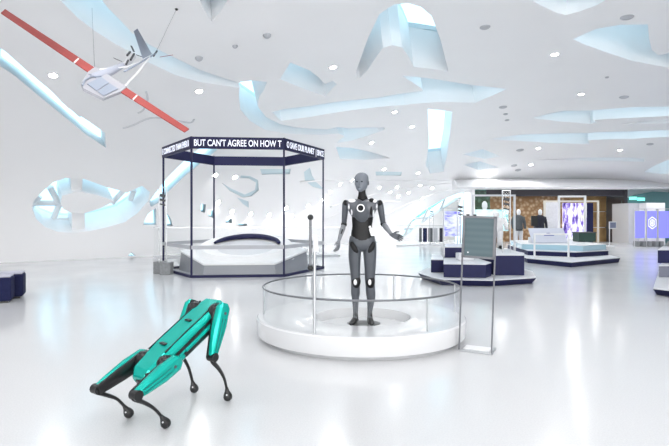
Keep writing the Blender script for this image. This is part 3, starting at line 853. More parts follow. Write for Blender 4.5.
def hand(wr, d, across, curl, m_):
    """palm and five bent fingers; d points along the palm, across towards the thumb side"""
    d = d.normalized(); across = (across - d * across.dot(d)).normalized(); nrm_ = d.cross(across)
    mb = MB()
    mb.tube([wr - d * 0.015, wr + d * 0.02, wr + d * 0.055, wr + d * 0.085], [0.019, 0.030, 0.038, 0.036], 14, r2=[0.015, 0.014, 0.014, 0.011], side=across)
    h_ = mb.build('hand', m_, rob, smooth=True, angle=4)
    for k, (o_, L) in enumerate(((0.029, 0.068), (0.010, 0.078), (-0.010, 0.072), (-0.028, 0.056))):
        p0 = wr + d * 0.075 + across * o_
        pts = [p0]; ang = 0.0; dd = d
        for seg_, a_ in ((0.45, 0.5), (0.32, 1.0), (0.23, 0.8)):
            ang += a_ * curl
            dd = d * math.cos(ang) + nrm_ * math.sin(ang) + across * (o_ * 1.5)
            pts.append(pts[-1] + dd.normalized() * L * seg_)
        mb = MB(); mb.tube(pts, [0.0095, 0.0088, 0.008, 0.006], 8); mb.build('finger', m_, h_, smooth=True, angle=4)
    p0 = wr + d * 0.025 + across * 0.026
    pts = [p0, p0 + (across * 0.8 + d * 0.5).normalized() * 0.032, p0 + (across * 0.8 + d * 0.5).normalized() * 0.032 + (d * 0.9 + across * 0.3 + nrm_ * 0.3).normalized() * 0.034]
    mb = MB(); mb.tube(pts, [0.012, 0.010, 0.007], 8); mb.build('thumb', m_, h_, smooth=True, angle=4)
    return h_
arm(hp(345.6, 203.5, 0.0), hp(344, 224.5, 0.03), hp(338.9, 240, -0.08), 0)
hand(hp(338.9, 240, -0.08), hp(337, 252, -0.10) - hp(338.9, 240, -0.08), Vector((-0.6, -0.9, 0)), 0.45, armm)
arm(hp(379.8, 203.5, 0.0), hp(383.6, 224, 0.03), hp(390, 234, -0.14), 0)
hand(hp(390, 234, -0.14), hp(399, 237.5, -0.18) - hp(390, 234, -0.14), Vector((0.1, 0.5, 1.0)), -0.35, skin)

# ------------------------------------------------------------------ teal quadruped robot
teal = mat('teal_metallic_shell', (0.0, 0.42, 0.345), 0.24, metal=0.45, coat=0.15, spec=0.4)
teal_d = mat('dark_teal_panel_line', (0.0, 0.10, 0.09), 0.3)  # darker teal for the thin leg panel lines
foot_px = {'near_low': (165.6, 428.5), 'far_low': (128.7, 418.5), 'near_high': (227.8, 401.6), 'far_high': (194.2, 394)}
FT = {k: floor_at(*v) for k, v in foot_px.items()}
fwd = ((FT['near_low'] - FT['near_high']) + (FT['far_low'] - FT['far_high'])).normalized()   # towards the lowered end
side = Vector((0, 0, 1)).cross(fwd).normalized()
if side.dot(FT['near_low'] - FT['far_low']) < 0: side = -side      # towards the viewer's side
mid = (FT['near_low'] + FT['near_high'] + FT['far_low'] + FT['far_high']) / 4
mid.z = 0
def plane_pt(x, y, off):
    """point of the vertical plane mid + off*side seen at a pixel"""
    d = Vector(((x - CX) / F, 1, -(y - HY) / F))
    P0 = mid + side * off
    t = (P0 - cam.location).dot(side) / d.dot(side)
    p = cam.location + d * t
    return p - mid
quad = thing('quadruped_robot', 'teal and black four-legged walking robot crouching on the white floor', 'robot', mid)
sf = (FT['near_low'] - mid).dot(side)
def loc2(p): return ((p).dot(fwd), (p).dot(side), p.z)
def W(t, s_, z): return fwd * t + side * s_ + Vector((0, 0, z))
# body axis on its centre plane, along the top of the shell
tA = plane_pt(213, 299, 0.0)      # high end, top
tB = plane_pt(155, 353, 0.0)      # low end, top
ax = (tB - tA).normalized()
up = side.cross(ax).normalized()
if up.z < 0: up = -up
def B(u, s_, v): return tA + ax * u + side * s_ + up * v
LEN = (tB - tA).length
def section(u, w, h0, h1, ch=0.03):
    return [B(u, -w + ch, h1), B(u, w - ch, h1), B(u, w, h1 - ch * 0.8), B(u, w, h0 + ch), B(u, w - ch, h0), B(u, -w + ch, h0), B(u, -w, h0 + ch), B(u, -w, h1 - ch * 0.8)]
mb = MB()
mb.loft([section(-0.03, 0.060, -0.13, -0.035), section(0.0, 0.105, -0.15, 0.0), section(0.10, 0.118, -0.16, 0.010), section(LEN - 0.10, 0.118, -0.15, 0.008), section(LEN, 0.110, -0.15, 0.0),
         section(LEN + 0.13, 0.100, -0.145, -0.012), section(LEN + 0.18, 0.080, -0.13, -0.05)])
mb.build('body_shell', teal, quad, bevel=0.008, seg=2, smooth=True, angle=0.5)
mb = MB()
for q in (-1, 1):
    mb.bar(B(0.05, q * 0.086, 0.010), B(LEN - 0.02, q * 0.086, 0.004), 0.008, 0.01)
mb.build('top_seam', M['black'], quad)
for u in (LEN * 0.44, LEN * 0.86):
    mb = MB(); mb.bar(B(u - 0.004, -0.030, 0.010), B(u + 0.004, 0.032, 0.010), 0.034, 0.012); mb.build('handle_recess', M['black'], quad, bevel=0.005)
for q in (-1, 1):      # dark side channel with teal rail
    mb = MB(); mb.bar(B(0.10, q * 0.119, -0.045), B(LEN - 0.06, q * 0.119, -0.055), 0.010, 0.022); mb.build('side_channel', M['black'], quad)
    mb = MB(); mb.bar(B(0.14, q * 0.119, -0.105), B(LEN - 0.12, q * 0.119, -0.105), 0.012, 0.032); mb.build('side_channel', M['black'], quad)
    mb = MB(); mb.bar(B(0.20, q * 0.122, -0.078), B(LEN - 0.14, q * 0.122, -0.080), 0.016, 0.028); mb.build('side_rail', teal, quad, bevel=0.005)
mb = MB(); mb.bar(B(LEN + 0.166, 0, -0.10), B(LEN + 0.186, 0, -0.10), 0.10, 0.05); nose = mb.build('sensor_face', M['black'], quad, bevel=0.008)
for q in (-0.022, 0.022):
    mb = MB(); mb.tube([B(LEN + 0.176, q, -0.095), B(LEN + 0.194, q, -0.097)], 0.012, 12); mb.build('camera_lens', M['grey_metal'], nose, smooth=True)
mb = MB(); mb.sphere(B(LEN + 0.14, 0.068, -0.045), 0.026, 14, 8, (1, 1, 0.6)); mb.build('end_sensor', M['black'], quad, smooth=True, angle=4)
for x_, s_ in ((0.03, -0.055), (0.03, 0.055)):
    mb = MB(); mb.tube([B(x_, s_, -0.02), B(x_ - 0.03, s_, -0.03)], 0.012, 10); mb.build('end_bolt', M['black'], quad, smooth=True)

LEGS = {  # hip, knee, shank points in pixels, with the side offset of each plane
 'near_low': (sf, (172, 366), (136, 395), [(134.5, 399), (145, 403), (154, 408.5), (161, 416)], (165.6, 423)),
 'near_high': (sf, (222, 313), (212.5, 357), [(213, 362), (219, 369), (224, 378), (226.5, 388)], (227.8, 396.5)),
 'far_low': (-sf, (139, 359), (97, 389), [(96.5, 392), (108, 395.5), (117, 399), (124, 406)], (128.7, 413)),
 'far_high': (-sf, (190, 309), (178, 349), [(178, 352), (184, 359), (189, 369), (192, 380)], (194.2, 388.5)),
}
def slabtube(mb, pts, w, th, mi=0):
    """flat section limb: w half width in the leg plane, th half thickness sideways"""
    rings = []
    for i, p in enumerate(pts):
        t_ = (pts[min(i + 1, len(pts) - 1)] - pts[max(0, i - 1)]).normalized()
        n_ = side.cross(t_).normalized()
        ww, tt = w[i], th[i]
        sec = [(1, .5), (1, -.5), (.6, -1), (-.6, -1), (-1, -.5), (-1, .5), (-.6, 1), (.6, 1)]
        rings.append([p + n_ * (a * ww) + side * (b * tt) for a, b in sec])
    mb.loft(rings, mi)
for k, (off, hipx, kneex, shx, ftx) in LEGS.items():
    q = 1 if off > 0 else -1
    hip = plane_pt(*hipx, off * 0.98); knee = plane_pt(*kneex, off)
    sh = [plane_pt(*p, off) for p in shx]; ft = plane_pt(*ftx, off)
    ft.z = max(ft.z, 0.034)
    th_ = thing('tmp', None, None); bpy.data.objects.remove(th_, do_unlink=True)
    d = (knee - hip).normalized()
    mb = MB()
    slabtube(mb, [hip - d * 0.075, hip - d * 0.04, hip + (knee - hip) * 0.3, hip + (knee - hip) * 0.75, knee - d * 0.0, knee + d * 0.015], [0.030, 0.056, 0.060, 0.044, 0.030, 0.016], [0.020, 0.034, 0.036, 0.030, 0.026, 0.018])
    leg = mb.build('leg', teal, quad, bevel=0.006, seg=2, smooth=True, angle=0.5)
    n_ = side.cross(d).normalized()
    if n_.z < 0: n_ = -n_
    for sgn in (-1, 1):
        mb = MB(); mb.bar(hip + (knee - hip) * 0.12 + side * (q * 0.036) + n_ * 0.006 * sgn * 2.2, hip + (knee - hip) * 0.86 + side * (q * 0.030) + n_ * 0.006 * sgn * 2.0, 0.006, 0.004); mb.build('panel_line', teal_d, leg)
    mb = MB()   # dark inner face of the thigh
    slabtube(mb, [hip - side * (q * 0.026) - d * 0.07, hip - side * (q * 0.030) - d * 0.02, (hip + knee) / 2 - side * (q * 0.030), knee - side * (q * 0.024) + d * 0.01], [0.030, 0.057, 0.048, 0.032], [0.016, 0.016, 0.016, 0.016]); mb.build('inner_cover', M['black'], leg, smooth=True, angle=0.8)
    # hip motor between body and thigh
    inn = hip - side * (q * (abs(off) - 0.085))
    mb = MB(); mb.tube([inn - side * (q * 0.02), inn, hip - side * (q * 0.045), hip - side * (q * 0.018)], [0.045, 0.060, 0.064, 0.050], 18); mb.build('hip_motor', M['black'], leg, smooth=True, angle=0.8)
    mb = MB(); mb.tube([hip + side * (q * 0.030), hip + side * (q * 0.038)], [0.012, 0.010], 14); mb.build('hip_cap', M['dark_grey'], leg, smooth=True)
    mb = MB(); mb.tube([hip + ax * 0.035 - side * (q * 0.05) + up * 0.030, hip - side * (q * 0.05) + up * 0.060, hip - ax * 0.045 - side * (q * 0.05) + up * 0.035], 0.010, 8); mb.build('hip_cable', M['black'], leg, smooth=True)
    mb = MB(); mb.tube([knee - side * 0.031, knee + side * 0.031], 0.033, 16); mb.tube([knee - d * 0.05 , knee + d * 0.012], [0.020, 0.026], 10); mb.build('knee_joint', M['black'], leg, smooth=True, angle=0.8)
    pts = [tuple(p) for p in [knee + (sh[0] - knee) * 0.3] + sh + [ft]]
    pc = [Vector(p) for p in catmull(pts, 4, False)]
    m_ = len(pc)
    rr = [0.027 - 0.013 * min(1, i / (m_ * 0.6)) for i in range(m_)]
    mb = MB(); mb.tube(pc, rr, 12, r2=[r * 0.72 for r in rr]); mb.build('shank', M['black'], leg, smooth=True, angle=4)
    up_ = (pc[-4] - ft).normalized()
    mb = MB(); mb.tube([ft + up_ * 0.075, ft + up_ * 0.045, ft + up_ * 0.020, ft + up_ * 0.0, ft - up_ * 0.018, ft - up_ * 0.028, ft - up_ * 0.033], [0.010, 0.017, 0.029, 0.034, 0.030, 0.020, 0.006], 16)
    mb.build('foot', mat('rubber_black', (0.012, 0.012, 0.013), 0.4), leg, smooth=True, angle=4)
    mb = MB(); c = ft + up_ * 0.022 - Vector((0, 0.027, 0)); mb.sphere(c, 0.006, 10, 6); mb.build('foot_stud', M['light_grey'], leg, smooth=True, angle=4)

# ------------------------------------------------------------------ hanging drone
red = mat('red_wing_film', (0.40, 0.07, 0.062), 0.5, var=0.06, scale=5)
lav = mat('pale_lavender_film', (0.42, 0.44, 0.52), 0.4)
wing_white = mat('pale_grey_wing_film', (0.42, 0.42, 0.46), 0.5)
finm = mat('pale_blue_grey_fin', (0.30, 0.34, 0.42), 0.4)
La, Ra = at(3.2, 11.2, 8.6), at(186.7, 130.8, 7.5)
wa = (Ra - La).normalized()
ch = Vector((0.87, 1.15, 0.49)); ch = (ch - wa * ch.dot(wa)).normalized()
nn = wa.cross(ch).normalized()
O = (La + Ra) / 2
if nn.dot(cam.location - O) > 0: nn = -nn
def dp(x, y, k=0.0):
    d = Vector(((x - CX) / F, 1, -(y - HY) / F))
    t = (O - cam.location).dot(nn) / d.dot(nn)
    return cam.location + d * t - O + nn * k
dr = thing('hanging_drone', 'white drone with long red wings hanging from the ceiling at upper left', 'drone', O)
def plate(name, pxs, m, th=0.02, k=0.0, parent=dr, bevel=0.004):
    pts = [dp(*p, k) for p in pxs]
    n = len(pts)
    mb = MB(); mb.loft([[p - nn * (th / 2) for p in pts], [p + nn * (th / 2) for p in pts]]); return mb.build(name, m, parent, bevel=bevel)
w1 = plate('wing', [(0.9, 13.2), (5.0, 9.4), (94.7, 68), (88.3, 72.5)], red)
w2 = plate('wing', [(120.8, 92.4), (126.3, 88), (189.2, 129.3), (184.6, 132.3)], red)
plate('wing_band', [(73.5, 62.5), (78, 58.3), (79.5, 59.3), (75.2, 63.6)], M['white'], 0.026, 0, w1)
plate('wing_band', [(132.2, 99.5), (136.4, 95.2), (137.8, 96.2), (133.6, 100.5)], M['white'], 0.026, 0, w2)
plate('centre_wing', [(95, 68), (127, 88), (121, 92.5), (103, 99.5), (83, 89.5), (81, 84), (88, 73)], wing_white, 0.05)
plate('belly_window', [(87, 86), (101, 79), (109, 85), (96.5, 93)], finm, 0.012, -0.035)
plate('belly_window', [(97.5, 93.6), (109.6, 85.5), (118, 91), (103.5, 98)], finm, 0.012, -0.035)
mb = MB(); mb.tube([dp(82.5, 88, -0.04), dp(85, 83, -0.05), dp(91, 79.5, -0.05), dp(101, 78.5, -0.04)], 0.012, 8); mb.build('front_rib', finm, dr, smooth=True)
mb = MB(); mb.tube([dp(92, 78, 0.03), dp(108, 71, 0.03), dp(121, 64, 0.04), dp(128, 60, 0.05)], [0.10, 0.085, 0.05, 0.03], 14, r2=[0.09, 0.07, 0.05, 0.03]); mb.build('fuselage', lav, dr, smooth=True)
mb = MB(); mb.tube([dp(124, 63.5, 0.03), dp(129, 59.5, 0.03), dp(134, 55.5, 0.03)], [0.035, 0.06, 0.04], 12); en = mb.build('engine', M['light_grey'], dr, smooth=True)
for a_, b_ in (((126, 66), (128, 62)), ((130.5, 61.5), (134, 55.5)), ((127, 57), (130, 53.5))):
    mb = MB(); mb.tube([dp(*a_, -0.03), dp(*b_, -0.03)], 0.018, 8); mb.build('cylinder_head', M['dark_grey'], en, smooth=True)
for a_, b_ in (((122, 60.5), (114, 57)), ((134, 50.6), (131.3, 44.8)), ((136.5, 53.8), (142, 55.8))):
    mb = MB(); mb.bar(dp(*a_, 0.02), dp(*b_, 0.02), 0.03, 0.008); mb.build('propeller_blade', M['dark_grey'], en)
mb = MB(); mb.bar(dp(124.5, 71.5), dp(155, 54), 0.045, 0.02); mb.build('tail_plane', finm, dr, bevel=0.004)
mb = MB(); mb.tube([dp(121, 90), dp(137, 73.5), dp(150, 57)], 0.016, 8); mb.build('tail_boom', M['white'], dr, smooth=True)
mb = MB(); mb.tube([dp(94, 70), dp(126, 67), dp(140, 62)], 0.012, 8); mb.build('tail_boom', M['white'], dr, smooth=True)
mb = MB()
f0, f1, f2, f3 = dp(142.8, 58.6), dp(151.7, 54), dp(137.4, 28.7), dp(133.8, 31.2)
mb.loft([[p - wa * 0.008 for p in (f0, f1, f2, f3)], [p + wa * 0.008 for p in (f0, f1, f2, f3)]]); mb.build('tail_fin', finm, dr, bevel=0.003)
mb = MB(); mb.tube([dp(153.5, 56), dp(157, 51)], 0.016, 8); mb.build('tail_tip', M['dark_grey'], dr, smooth=True)
mb = MB(); mb.tube([dp(160, 57), dp(173, 55)], 0.005, 6); mb.build('antenna', red, dr)
anchor = hit(176.5, 9)[0]
mb = MB(); mb.tube([dp(156, 52), anchor - O], 0.003, 5); mb.build('suspension_cable', M['grey_metal'], dr)
mb = MB(); mb.sphere(anchor - O, 0.035, 10, 6); mb.build('ceiling_anchor', M['black'], dr, smooth=True)
anchor2 = hit(92, 8)[0]
mb = MB(); mb.tube([dp(95, 74, 0.03), anchor2 - O], 0.003, 5); mb.build('suspension_cable', M['grey_metal'], dr)

# ------------------------------------------------------------------ exhibition hall at the far end
hall_y0, hall_y1, HX0, HX1, HZ = 27.6, 29.4, 7.65, 16.0, 3.02
dark = mat('dark_lintel', (0.03, 0.028, 0.035), 0.5)
gold = mat('perforated_gold_wall', (0.42, 0.27, 0.14), 0.4, metal=0.3)
n_, l_ = gold.node_tree.nodes, gold.node_tree.links
t1 = n_.new('ShaderNodeTexCoord'); v1 = n_.new('ShaderNodeTexVoronoi'); v1.inputs['Scale'].default_value = 5
c1 = n_.new('ShaderNodeValToRGB'); c1.color_ramp.elements[0].color = (0.62, 0.47, 0.30, 1); c1.color_ramp.elements[1].color = (0.30, 0.17, 0.08, 1); c1.color_ramp.elements[0].position = 0.1; c1.color_ramp.elements[1].position = 0.6
l_.new(t1.outputs['Object'], v1.inputs[0]); l_.new(v1.outputs['Distance'], c1.inputs[0]); l_.new(c1.outputs[0], n_['Principled BSDF'].inputs['Base Color'])
bronze = mat('brushed_bronze_panel', (0.42, 0.27, 0.12), 0.35, metal=0.7, var=0.35, scale=1.6)
def st_box(name, c, s, m):
    mb = MB(); mb.box(c, s); return tag(mb.build(name, m), kind='structure')
st_box('wall_hall_back', ((HX0 + 13.8) / 2, hall_y1, HZ / 2), (13.8 - HX0, 0.1, HZ), gold)
for k in range(3):
    st_box('wall_hall_panel', (14.85, hall_y1 - 0.03, 0.36 + k * 0.93), (2.05, 0.1, 0.90), bronze)
st_box('wall_hall_side', (HX1 - 0.02, (hall_y0 + hall_y1) / 2, HZ / 2), (0.16, hall_y1 - hall_y0 + 0.2, HZ), dark)
st_box('wall_hall_side', (HX0 - 0.02, (hall_y0 + hall_y1) / 2, HZ / 2), (0.12, hall_y1 - hall_y0 + 0.2, HZ), M['shell'])
st_box('ceiling_hall', ((HX0 + HX1) / 2, (hall_y0 + hall_y1) / 2, HZ + 0.02), (HX1 - HX0 + 0.1, hall_y1 - hall_y0 + 0.2, 0.1), dark)
st_box('trim_6', ((HX0 + HX1) / 2 + 0.35, hall_y0 + 0.02, 2.76), (HX1 - HX0 - 0.7, 0.16, 0.36), dark)
for x_ in (8.8, 10.8, 12.8, 14.6): beam((x_, 28.2, 2.85), 28, 160)
st_box('window_41', (8.05, hall_y0 + 0.02, 1.47), (1.0, 0.05, 2.94), glass_mat('teal_partition_glass', (0.50, 0.78, 0.78), 0.1))
st_box('trim_36', (7.6, hall_y0 - 0.02, 1.47), (0.12, 0.14, 2.94), M['white'])
# white fascia above the dark lintel
mb = MB()
fx = [HX0 - 1.0 + (HX1 - HX0 + 6.0) * k / 20 for k in range(21)]
mb.loft([[Vector((x, 27.3 - 0.25 * math.sin(PI * k / 20), 2.94)), Vector((x, 28.3, 2.94)), Vector((x, 28.3, 3.6)), Vector((x, 27.6, 3.4)), Vector((x, 27.2 - 0.25 * math.sin(PI * k / 20), 3.06))] for k, x in enumerate(fx)])
tag(mb.build('trim_7', M['white'], smooth=True), kind='structure')
# white pier and teal glazed recess right of the hall
st_box('wall_pier', (16.35, 27.9, 1.09), (0.95, 1.6, 2.18), mat('pier_grey', (0.55, 0.56, 0.58), 0.5))
st_box('wall_pier_front', (16.95, 26.8, 1.09), (1.0, 0.6, 2.18), M['white'])
mb = MB()
arcp = [(15.9, 2.35), (16.6, 2.66), (17.6, 2.84), (18.8, 2.8), (20.2, 2.4), (20.2, 0.0), (15.9, 0.0)]
mb.loft([[Vector((x, 27.75, z)) for x, z in arcp], [Vector((x, 27.85, z)) for x, z in arcp]])
tag(mb.build('window_40', mat('teal_recess', (0.10, 0.22, 0.24), 0.3)), kind='structure')
for x_, y_, lab in ((633, 198.3, 'small green-white exit sign glowing in the teal recess above the white pier'), (641, 199.2, 'small pale lit sign right of the exit sign in the teal recess')):
    p = at(x_, y_, 27.68)
    mb = MB(); mb.box(p, (0.38, 0.06, 0.16)); tag(mb.build('exit_sign', mat('exit_green', (0.1, 0.6, 0.5), 0.5, emit=(0.25, 1.0, 0.85), estr=1.0)), lab, 'exit sign')

# ------------------------------------------------------------------ screens and panels
def screen_mat(name, cols, scale=3.0, strength=1.0, stretch=(1, 1, 1)):
    m = bpy.data.materials.new(name); m.use_nodes = True
    n, l = m.node_tree.nodes, m.node_tree.links
    b = n['Principled BSDF']; b.inputs['Roughness'].default_value = 0.25; b.inputs['Base Color'].default_value = (0.02, 0.02, 0.03, 1)
    t = n.new('ShaderNodeTexCoord'); mp = n.new('ShaderNodeMapping'); mp.inputs['Scale'].default_value = stretch
    no = n.new('ShaderNodeTexNoise'); no.inputs['Scale'].default_value = scale; no.inputs['Detail'].default_value = 5; no.inputs['Roughness'].default_value = 0.65
    r = n.new('ShaderNodeValToRGB')
    r.color_ramp.elements[0].position = 0.36; r.color_ramp.elements[1].position = 0.62
    r.color_ramp.elements[0].color = (*cols[0], 1); r.color_ramp.elements[1].color = (*cols[-1], 1)
    for i, c in enumerate(cols[1:-1]):
        e = r.color_ramp.elements.new(0.36 + 0.26 * (i + 1) / (len(cols) - 1)); e.color = (*c, 1)
    l.new(t.outputs['Object'], mp.inputs[0]); l.new(mp.outputs[0], no.inputs[0]); l.new(no.outputs['Fac'], r.inputs[0]); l.new(r.outputs[0], b.inputs['Emission Color'])
    b.inputs['Emission Strength'].default_value = strength
    return m
violet = mat('violet_lightbox', (0.10, 0.10, 0.5), 0.4, emit=(0.28, 0.29, 0.95), estr=0.6)
blue_scr = screen_mat('blue_violet_graphic', [(0.75, 0.8, 1.0), (0.55, 0.6, 1.0), (0.12, 0.12, 0.75)], 2.2, 0.9, (1, 1, 2.5))
teal_scr = screen_mat('pale_teal_graphic', [(0.20, 0.55, 0.60), (0.6, 0.9, 0.95), (0.85, 1.0, 1.0)], 1.6, 0.8, (1, 1, 2))
art_scr = screen_mat('violet_white_digital_art', [(0.03, 0.02, 0.15), (0.25, 0.15, 0.7), (0.85, 0.85, 1.0), (0.95, 0.97, 1.0)], 4.5, 0.9, (1.6, 1, 0.5))

def lightbox(x0, x1, y0, y1, D, label, m, group=None, logo=False):
    a, b = at(x0, y0, D), at(x1, y1, D)
    w, cx = b.x - a.x, (a.x + b.x) / 2
    t = thing('lightbox_panel', label, 'display panel', (cx, D, 0), group=group)
    mb = MB(); mb.box((0, 0, (a.z + b.z) / 2), (w, 0.05, a.z - b.z)); scr = mb.build('screen', m, t)
    for q in (-1, 1):
        mb = MB(); mb.box((q * (w / 2 + 0.03), 0.02, (a.z + 0.1) / 2), (0.03, 0.05, a.z + 0.1)); mb.build('post', M['light_grey'], t)
    mb = MB(); mb.box((0, 0.02, a.z + 0.1), (w + 0.09, 0.04, 0.03)); mb.build('top_rail', M['light_grey'], t)
    for q in (-1, 1):
        mb = MB(); mb.box((q * (w / 2 - 0.06), 0, 0.13), (0.17, 0.3, 0.26)); mb.build('foot_block', concrete, t, bevel=0.02)
    if logo:
        lg_ = mat('pale_emblem', (0.7, 0.72, 1.0), 0.5, emit=(0.6, 0.62, 1.0), estr=0.9)
        zc_ = (a.z + b.z) / 2 + 0.08
        def hexring(r, w_):
            mb = MB()
            for k in range(6):
                p = [Vector((r * 0.72 * math.sin(PI / 3 * (k + j)), -0.03, zc_ + r * math.cos(PI / 3 * (k + j)))) for j in (0, 1)]
                mb.bar(p[0], p[1], 0.012, w_)
            return mb
        hexring(0.29, 0.035).build('emblem', lg_, scr); hexring(0.17, 0.03).build('emblem', lg_, scr)
        mb = MB()
        for k in range(6): mb.bar((0.17 * 0.72 * math.sin(PI / 3 * k), -0.03, zc_ + 0.17 * math.cos(PI / 3 * k)), (0, -0.03, zc_), 0.012, 0.025)
        mb.build('emblem', lg_, scr)
    return t
lightbox(635.3, 644.2, 211, 238, 24.3, 'plain violet glowing panel on grey feet, leftmost at the right edge', violet, 'violet panels')
lightbox(647.5, 656.4, 211, 238, 24.3, 'violet glowing panel with a pale hexagonal emblem, between two plain ones', violet, 'violet panels', True)
lightbox(659, 672, 211, 238, 24.3, 'plain violet glowing panel cut by the right edge of the picture', violet, 'violet panels')
lightbox(444.5, 459.5, 211.5, 236, 15.0, 'blue and violet picture panel standing behind the navy stepped plinth', blue_scr)

def open_frame(x0, x1, y0, D, label, zb=0.0, m=None, w=0.06, D2=0.0):
    a, b = at(x0, y0, D), at(x1, y0, D)
    t = thing('display_frame', label, 'open frame', (a.x, D, zb))  # plain rectangular open display frame
    W_ = b.x - a.x; H = a.z - zb
    for q in (0, W_):
        mb = MB(); mb.box((q, 0, H / 2), (w, w, H)); mb.build('post', m or M['white'], t)
    mb = MB(); mb.box((W_ / 2, 0, H - w / 2), (W_ - w, w, w)); mb.build('top_bar', m or M['white'], t)
    mb = MB(); mb.box((W_ / 2, 0, 0.02), (W_ - w, w, 0.04)); mb.build('bottom_bar', m or M['white'], t)
    return t

def plinth(name, label, cat, polys, loc=(0, 0, 0), group=None):
    t = thing(name, label, cat, loc, group=group)
    for nm, pts, z0, z1, m, inset in polys:
        mb = MB()
        c = sum((Vector((p[0], p[1])) for p in pts), Vector((0, 0))) / len(pts)
        lo = [Vector((c.x + (p[0] - c.x) * (1 - inset), c.y + (p[1] - c.y) * (1 - inset), z0)) for p in pts]
        hi = [Vector((p[0], p[1], z1 - 0.02)) for p in pts]; h2 = [Vector((p[0], p[1], z1)) for p in pts]
        mb.loft([lo, hi]); mb.loft([hi, h2], 1)
        mb.build(nm, m, t, bevel=0.006)
    return t
NV_ = [M['navy'], M['light_grey']]
def rect(x0, x1, y0, y1): return [(x0, y0), (x1, y0), (x1, y1), (x0, y1)]
p1 = plinth('stepped_plinth', 'navy stepped plinth with angular tray base behind the sign stand', 'plinth', [
    ('tray', [(1.90, 11.4), (2.12, 10.2), (3.15, 10.05), (4.22, 10.5), (4.62, 11.7), (4.7, 14.0), (2.9, 14.0)], 0.0, 0.14, NV_, 0.07),
    ('block', [(2.28, 10.50), (3.12, 10.36), (3.36, 10.75), (3.38, 12.0), (2.62, 12.0)], 0.14, 0.43, NV_, 0.0),
    ('block', [(2.20, 11.45), (2.48, 11.42), (2.75, 12.9), (2.50, 12.9)], 0.14, 0.44, NV_, 0.0),
    ('block', [(2.64, 12.02), (3.44, 12.02), (3.5, 13.4), (2.96, 13.4)], 0.14, 0.69, NV_, 0.0),
    ('block', [(3.46, 10.85), (4.10, 10.85), (4.35, 11.5), (4.35, 13.6), (3.52, 13.6), (3.46, 12.0)], 0.14, 0.585, NV_, 0.0)])
mb = MB(); mb.box((2.93, 11.3, 0.513), (0.34, 0.3, 0.16)); tag(mb.build('display_box', M['light_grey'], bevel=0.01), 'small pale grey box on the low front block of the navy plinth', 'box')
open_frame(473, 514.5, 194.6, 14.5, 'tall white open frame rising behind the navy stepped plinth', 0.0, M['light_grey'], 0.05)
mb = MB(); a, b = at(475, 209.5, 14.8), at(508, 231, 14.8)
sc = thing('wide_screen', 'wide pale teal picture screen on two legs behind the navy plinth', 'screen', ((a.x + b.x) / 2, 14.8, 0.0))
mb.box((0, 0, (a.z + b.z) / 2), (b.x - a.x, 0.08, a.z - b.z)); mb.build('screen', teal_scr, sc)
for q in (-0.3, 0.3):
    mb = MB(); mb.box((q, 0.02, b.z / 2 + 0.02), (0.05, 0.05, b.z + 0.04)); mb.build('leg', M['grey_metal'], sc)
totem((at(506.3, 200, 11.5).x, 11.4, 0.588), 'slim glass totem sign with dark text bars on the right navy block', h=1.42, cubes=False)
totem((at(459.5, 200, 14.6).x, 14.4, 0.0), 'slim glass totem sign between the blue picture panel and the tall frame', h=1.9, cubes=False)

# mannequins, dressed, on stands
def mannequin(x, ytop, D, zb, label, jacket, trouser, arms=True, h=1.75):
    t = thing('mannequin', label, 'mannequin', (at(x, 200, D).x, D, zb))
    s_ = h / 1.75
    mb = MB(); mb.tube([(0, 0, 1.50 * s_), (0, -0.01, 1.53 * s_), (0, -0.02, 1.60 * s_), (0, -0.01, 1.69 * s_), (0, 0, 1.75 * s_)], [0.045, 0.06, 0.085, 0.08, 0.03], 14); mb.build('head', M['white'], t, smooth=True, angle=4)
    mb = MB(); mb.tube([(0, 0, 0.85 * s_), (0, 0, 0.95 * s_), (0, 0, 1.12 * s_), (0, 0, 1.32 * s_), (0, 0, 1.44 * s_), (0, 0, 1.52 * s_)], [0.19, 0.19, 0.17, 0.22, 0.20, 0.06], 16, r2=[0.13, 0.13, 0.12, 0.13, 0.11, 0.05], side=(1, 0, 0))
    j = mb.build('jacket', jacket, t, smooth=True, angle=4)
    for q in (-1, 1):
        mb = MB(); mb.tube([(q * 0.19, 0, 1.42 * s_), (q * 0.26, 0.02, 1.18 * s_), (q * 0.25, -0.08, 0.94 * s_)], [0.07, 0.06, 0.045], 10); mb.build('sleeve', jacket, j, smooth=True, angle=4)
        mb = MB(); mb.tube([(q * 0.09, 0, 0.90 * s_), (q * 0.10, 0, 0.5 * s_), (q * 0.10, 0.01, 0.08 * s_)], [0.10, 0.075, 0.055], 12); mb.build('trouser_leg', trouser, t, smooth=True, angle=4)
        mb = MB(); mb.tube([(q * 0.10, 0.05, 0.045), (q * 0.10, -0.05, 0.045), (q * 0.10, -0.16, 0.03)], [0.045, 0.045, 0.028], 10); mb.build('shoe', M['black'], t, smooth=True, angle=4)
    return t
wf = mat('white_fabric', (0.72, 0.72, 0.74), 0.85, var=0.06, scale=12)
gf = mat('dark_grey_fabric', (0.09, 0.10, 0.11), 0.85, var=0.1, scale=12)
nf = mat('navy_black_fabric', (0.02, 0.02, 0.035), 0.8)
mannequin(518.5, 209, 21.1, 0.0, 'mannequin in a grey jacket with white trousers right of the tall frame', gf, wf)
mannequin(540, 208.5, 21.3, 0.0, 'mannequin in a black jacket standing left of the picture wall', nf, gf)
mannequin(496, 0, 13.0, 0.585, 'headed white-clothed mannequin behind the sign stand on the navy plinth', wf, wf, h=0.95)
mannequin(484.5, 0, 15.6, 0.0, 'tall white-clothed mannequin seen above the notice of the sign stand', wf, wf, h=1.9)
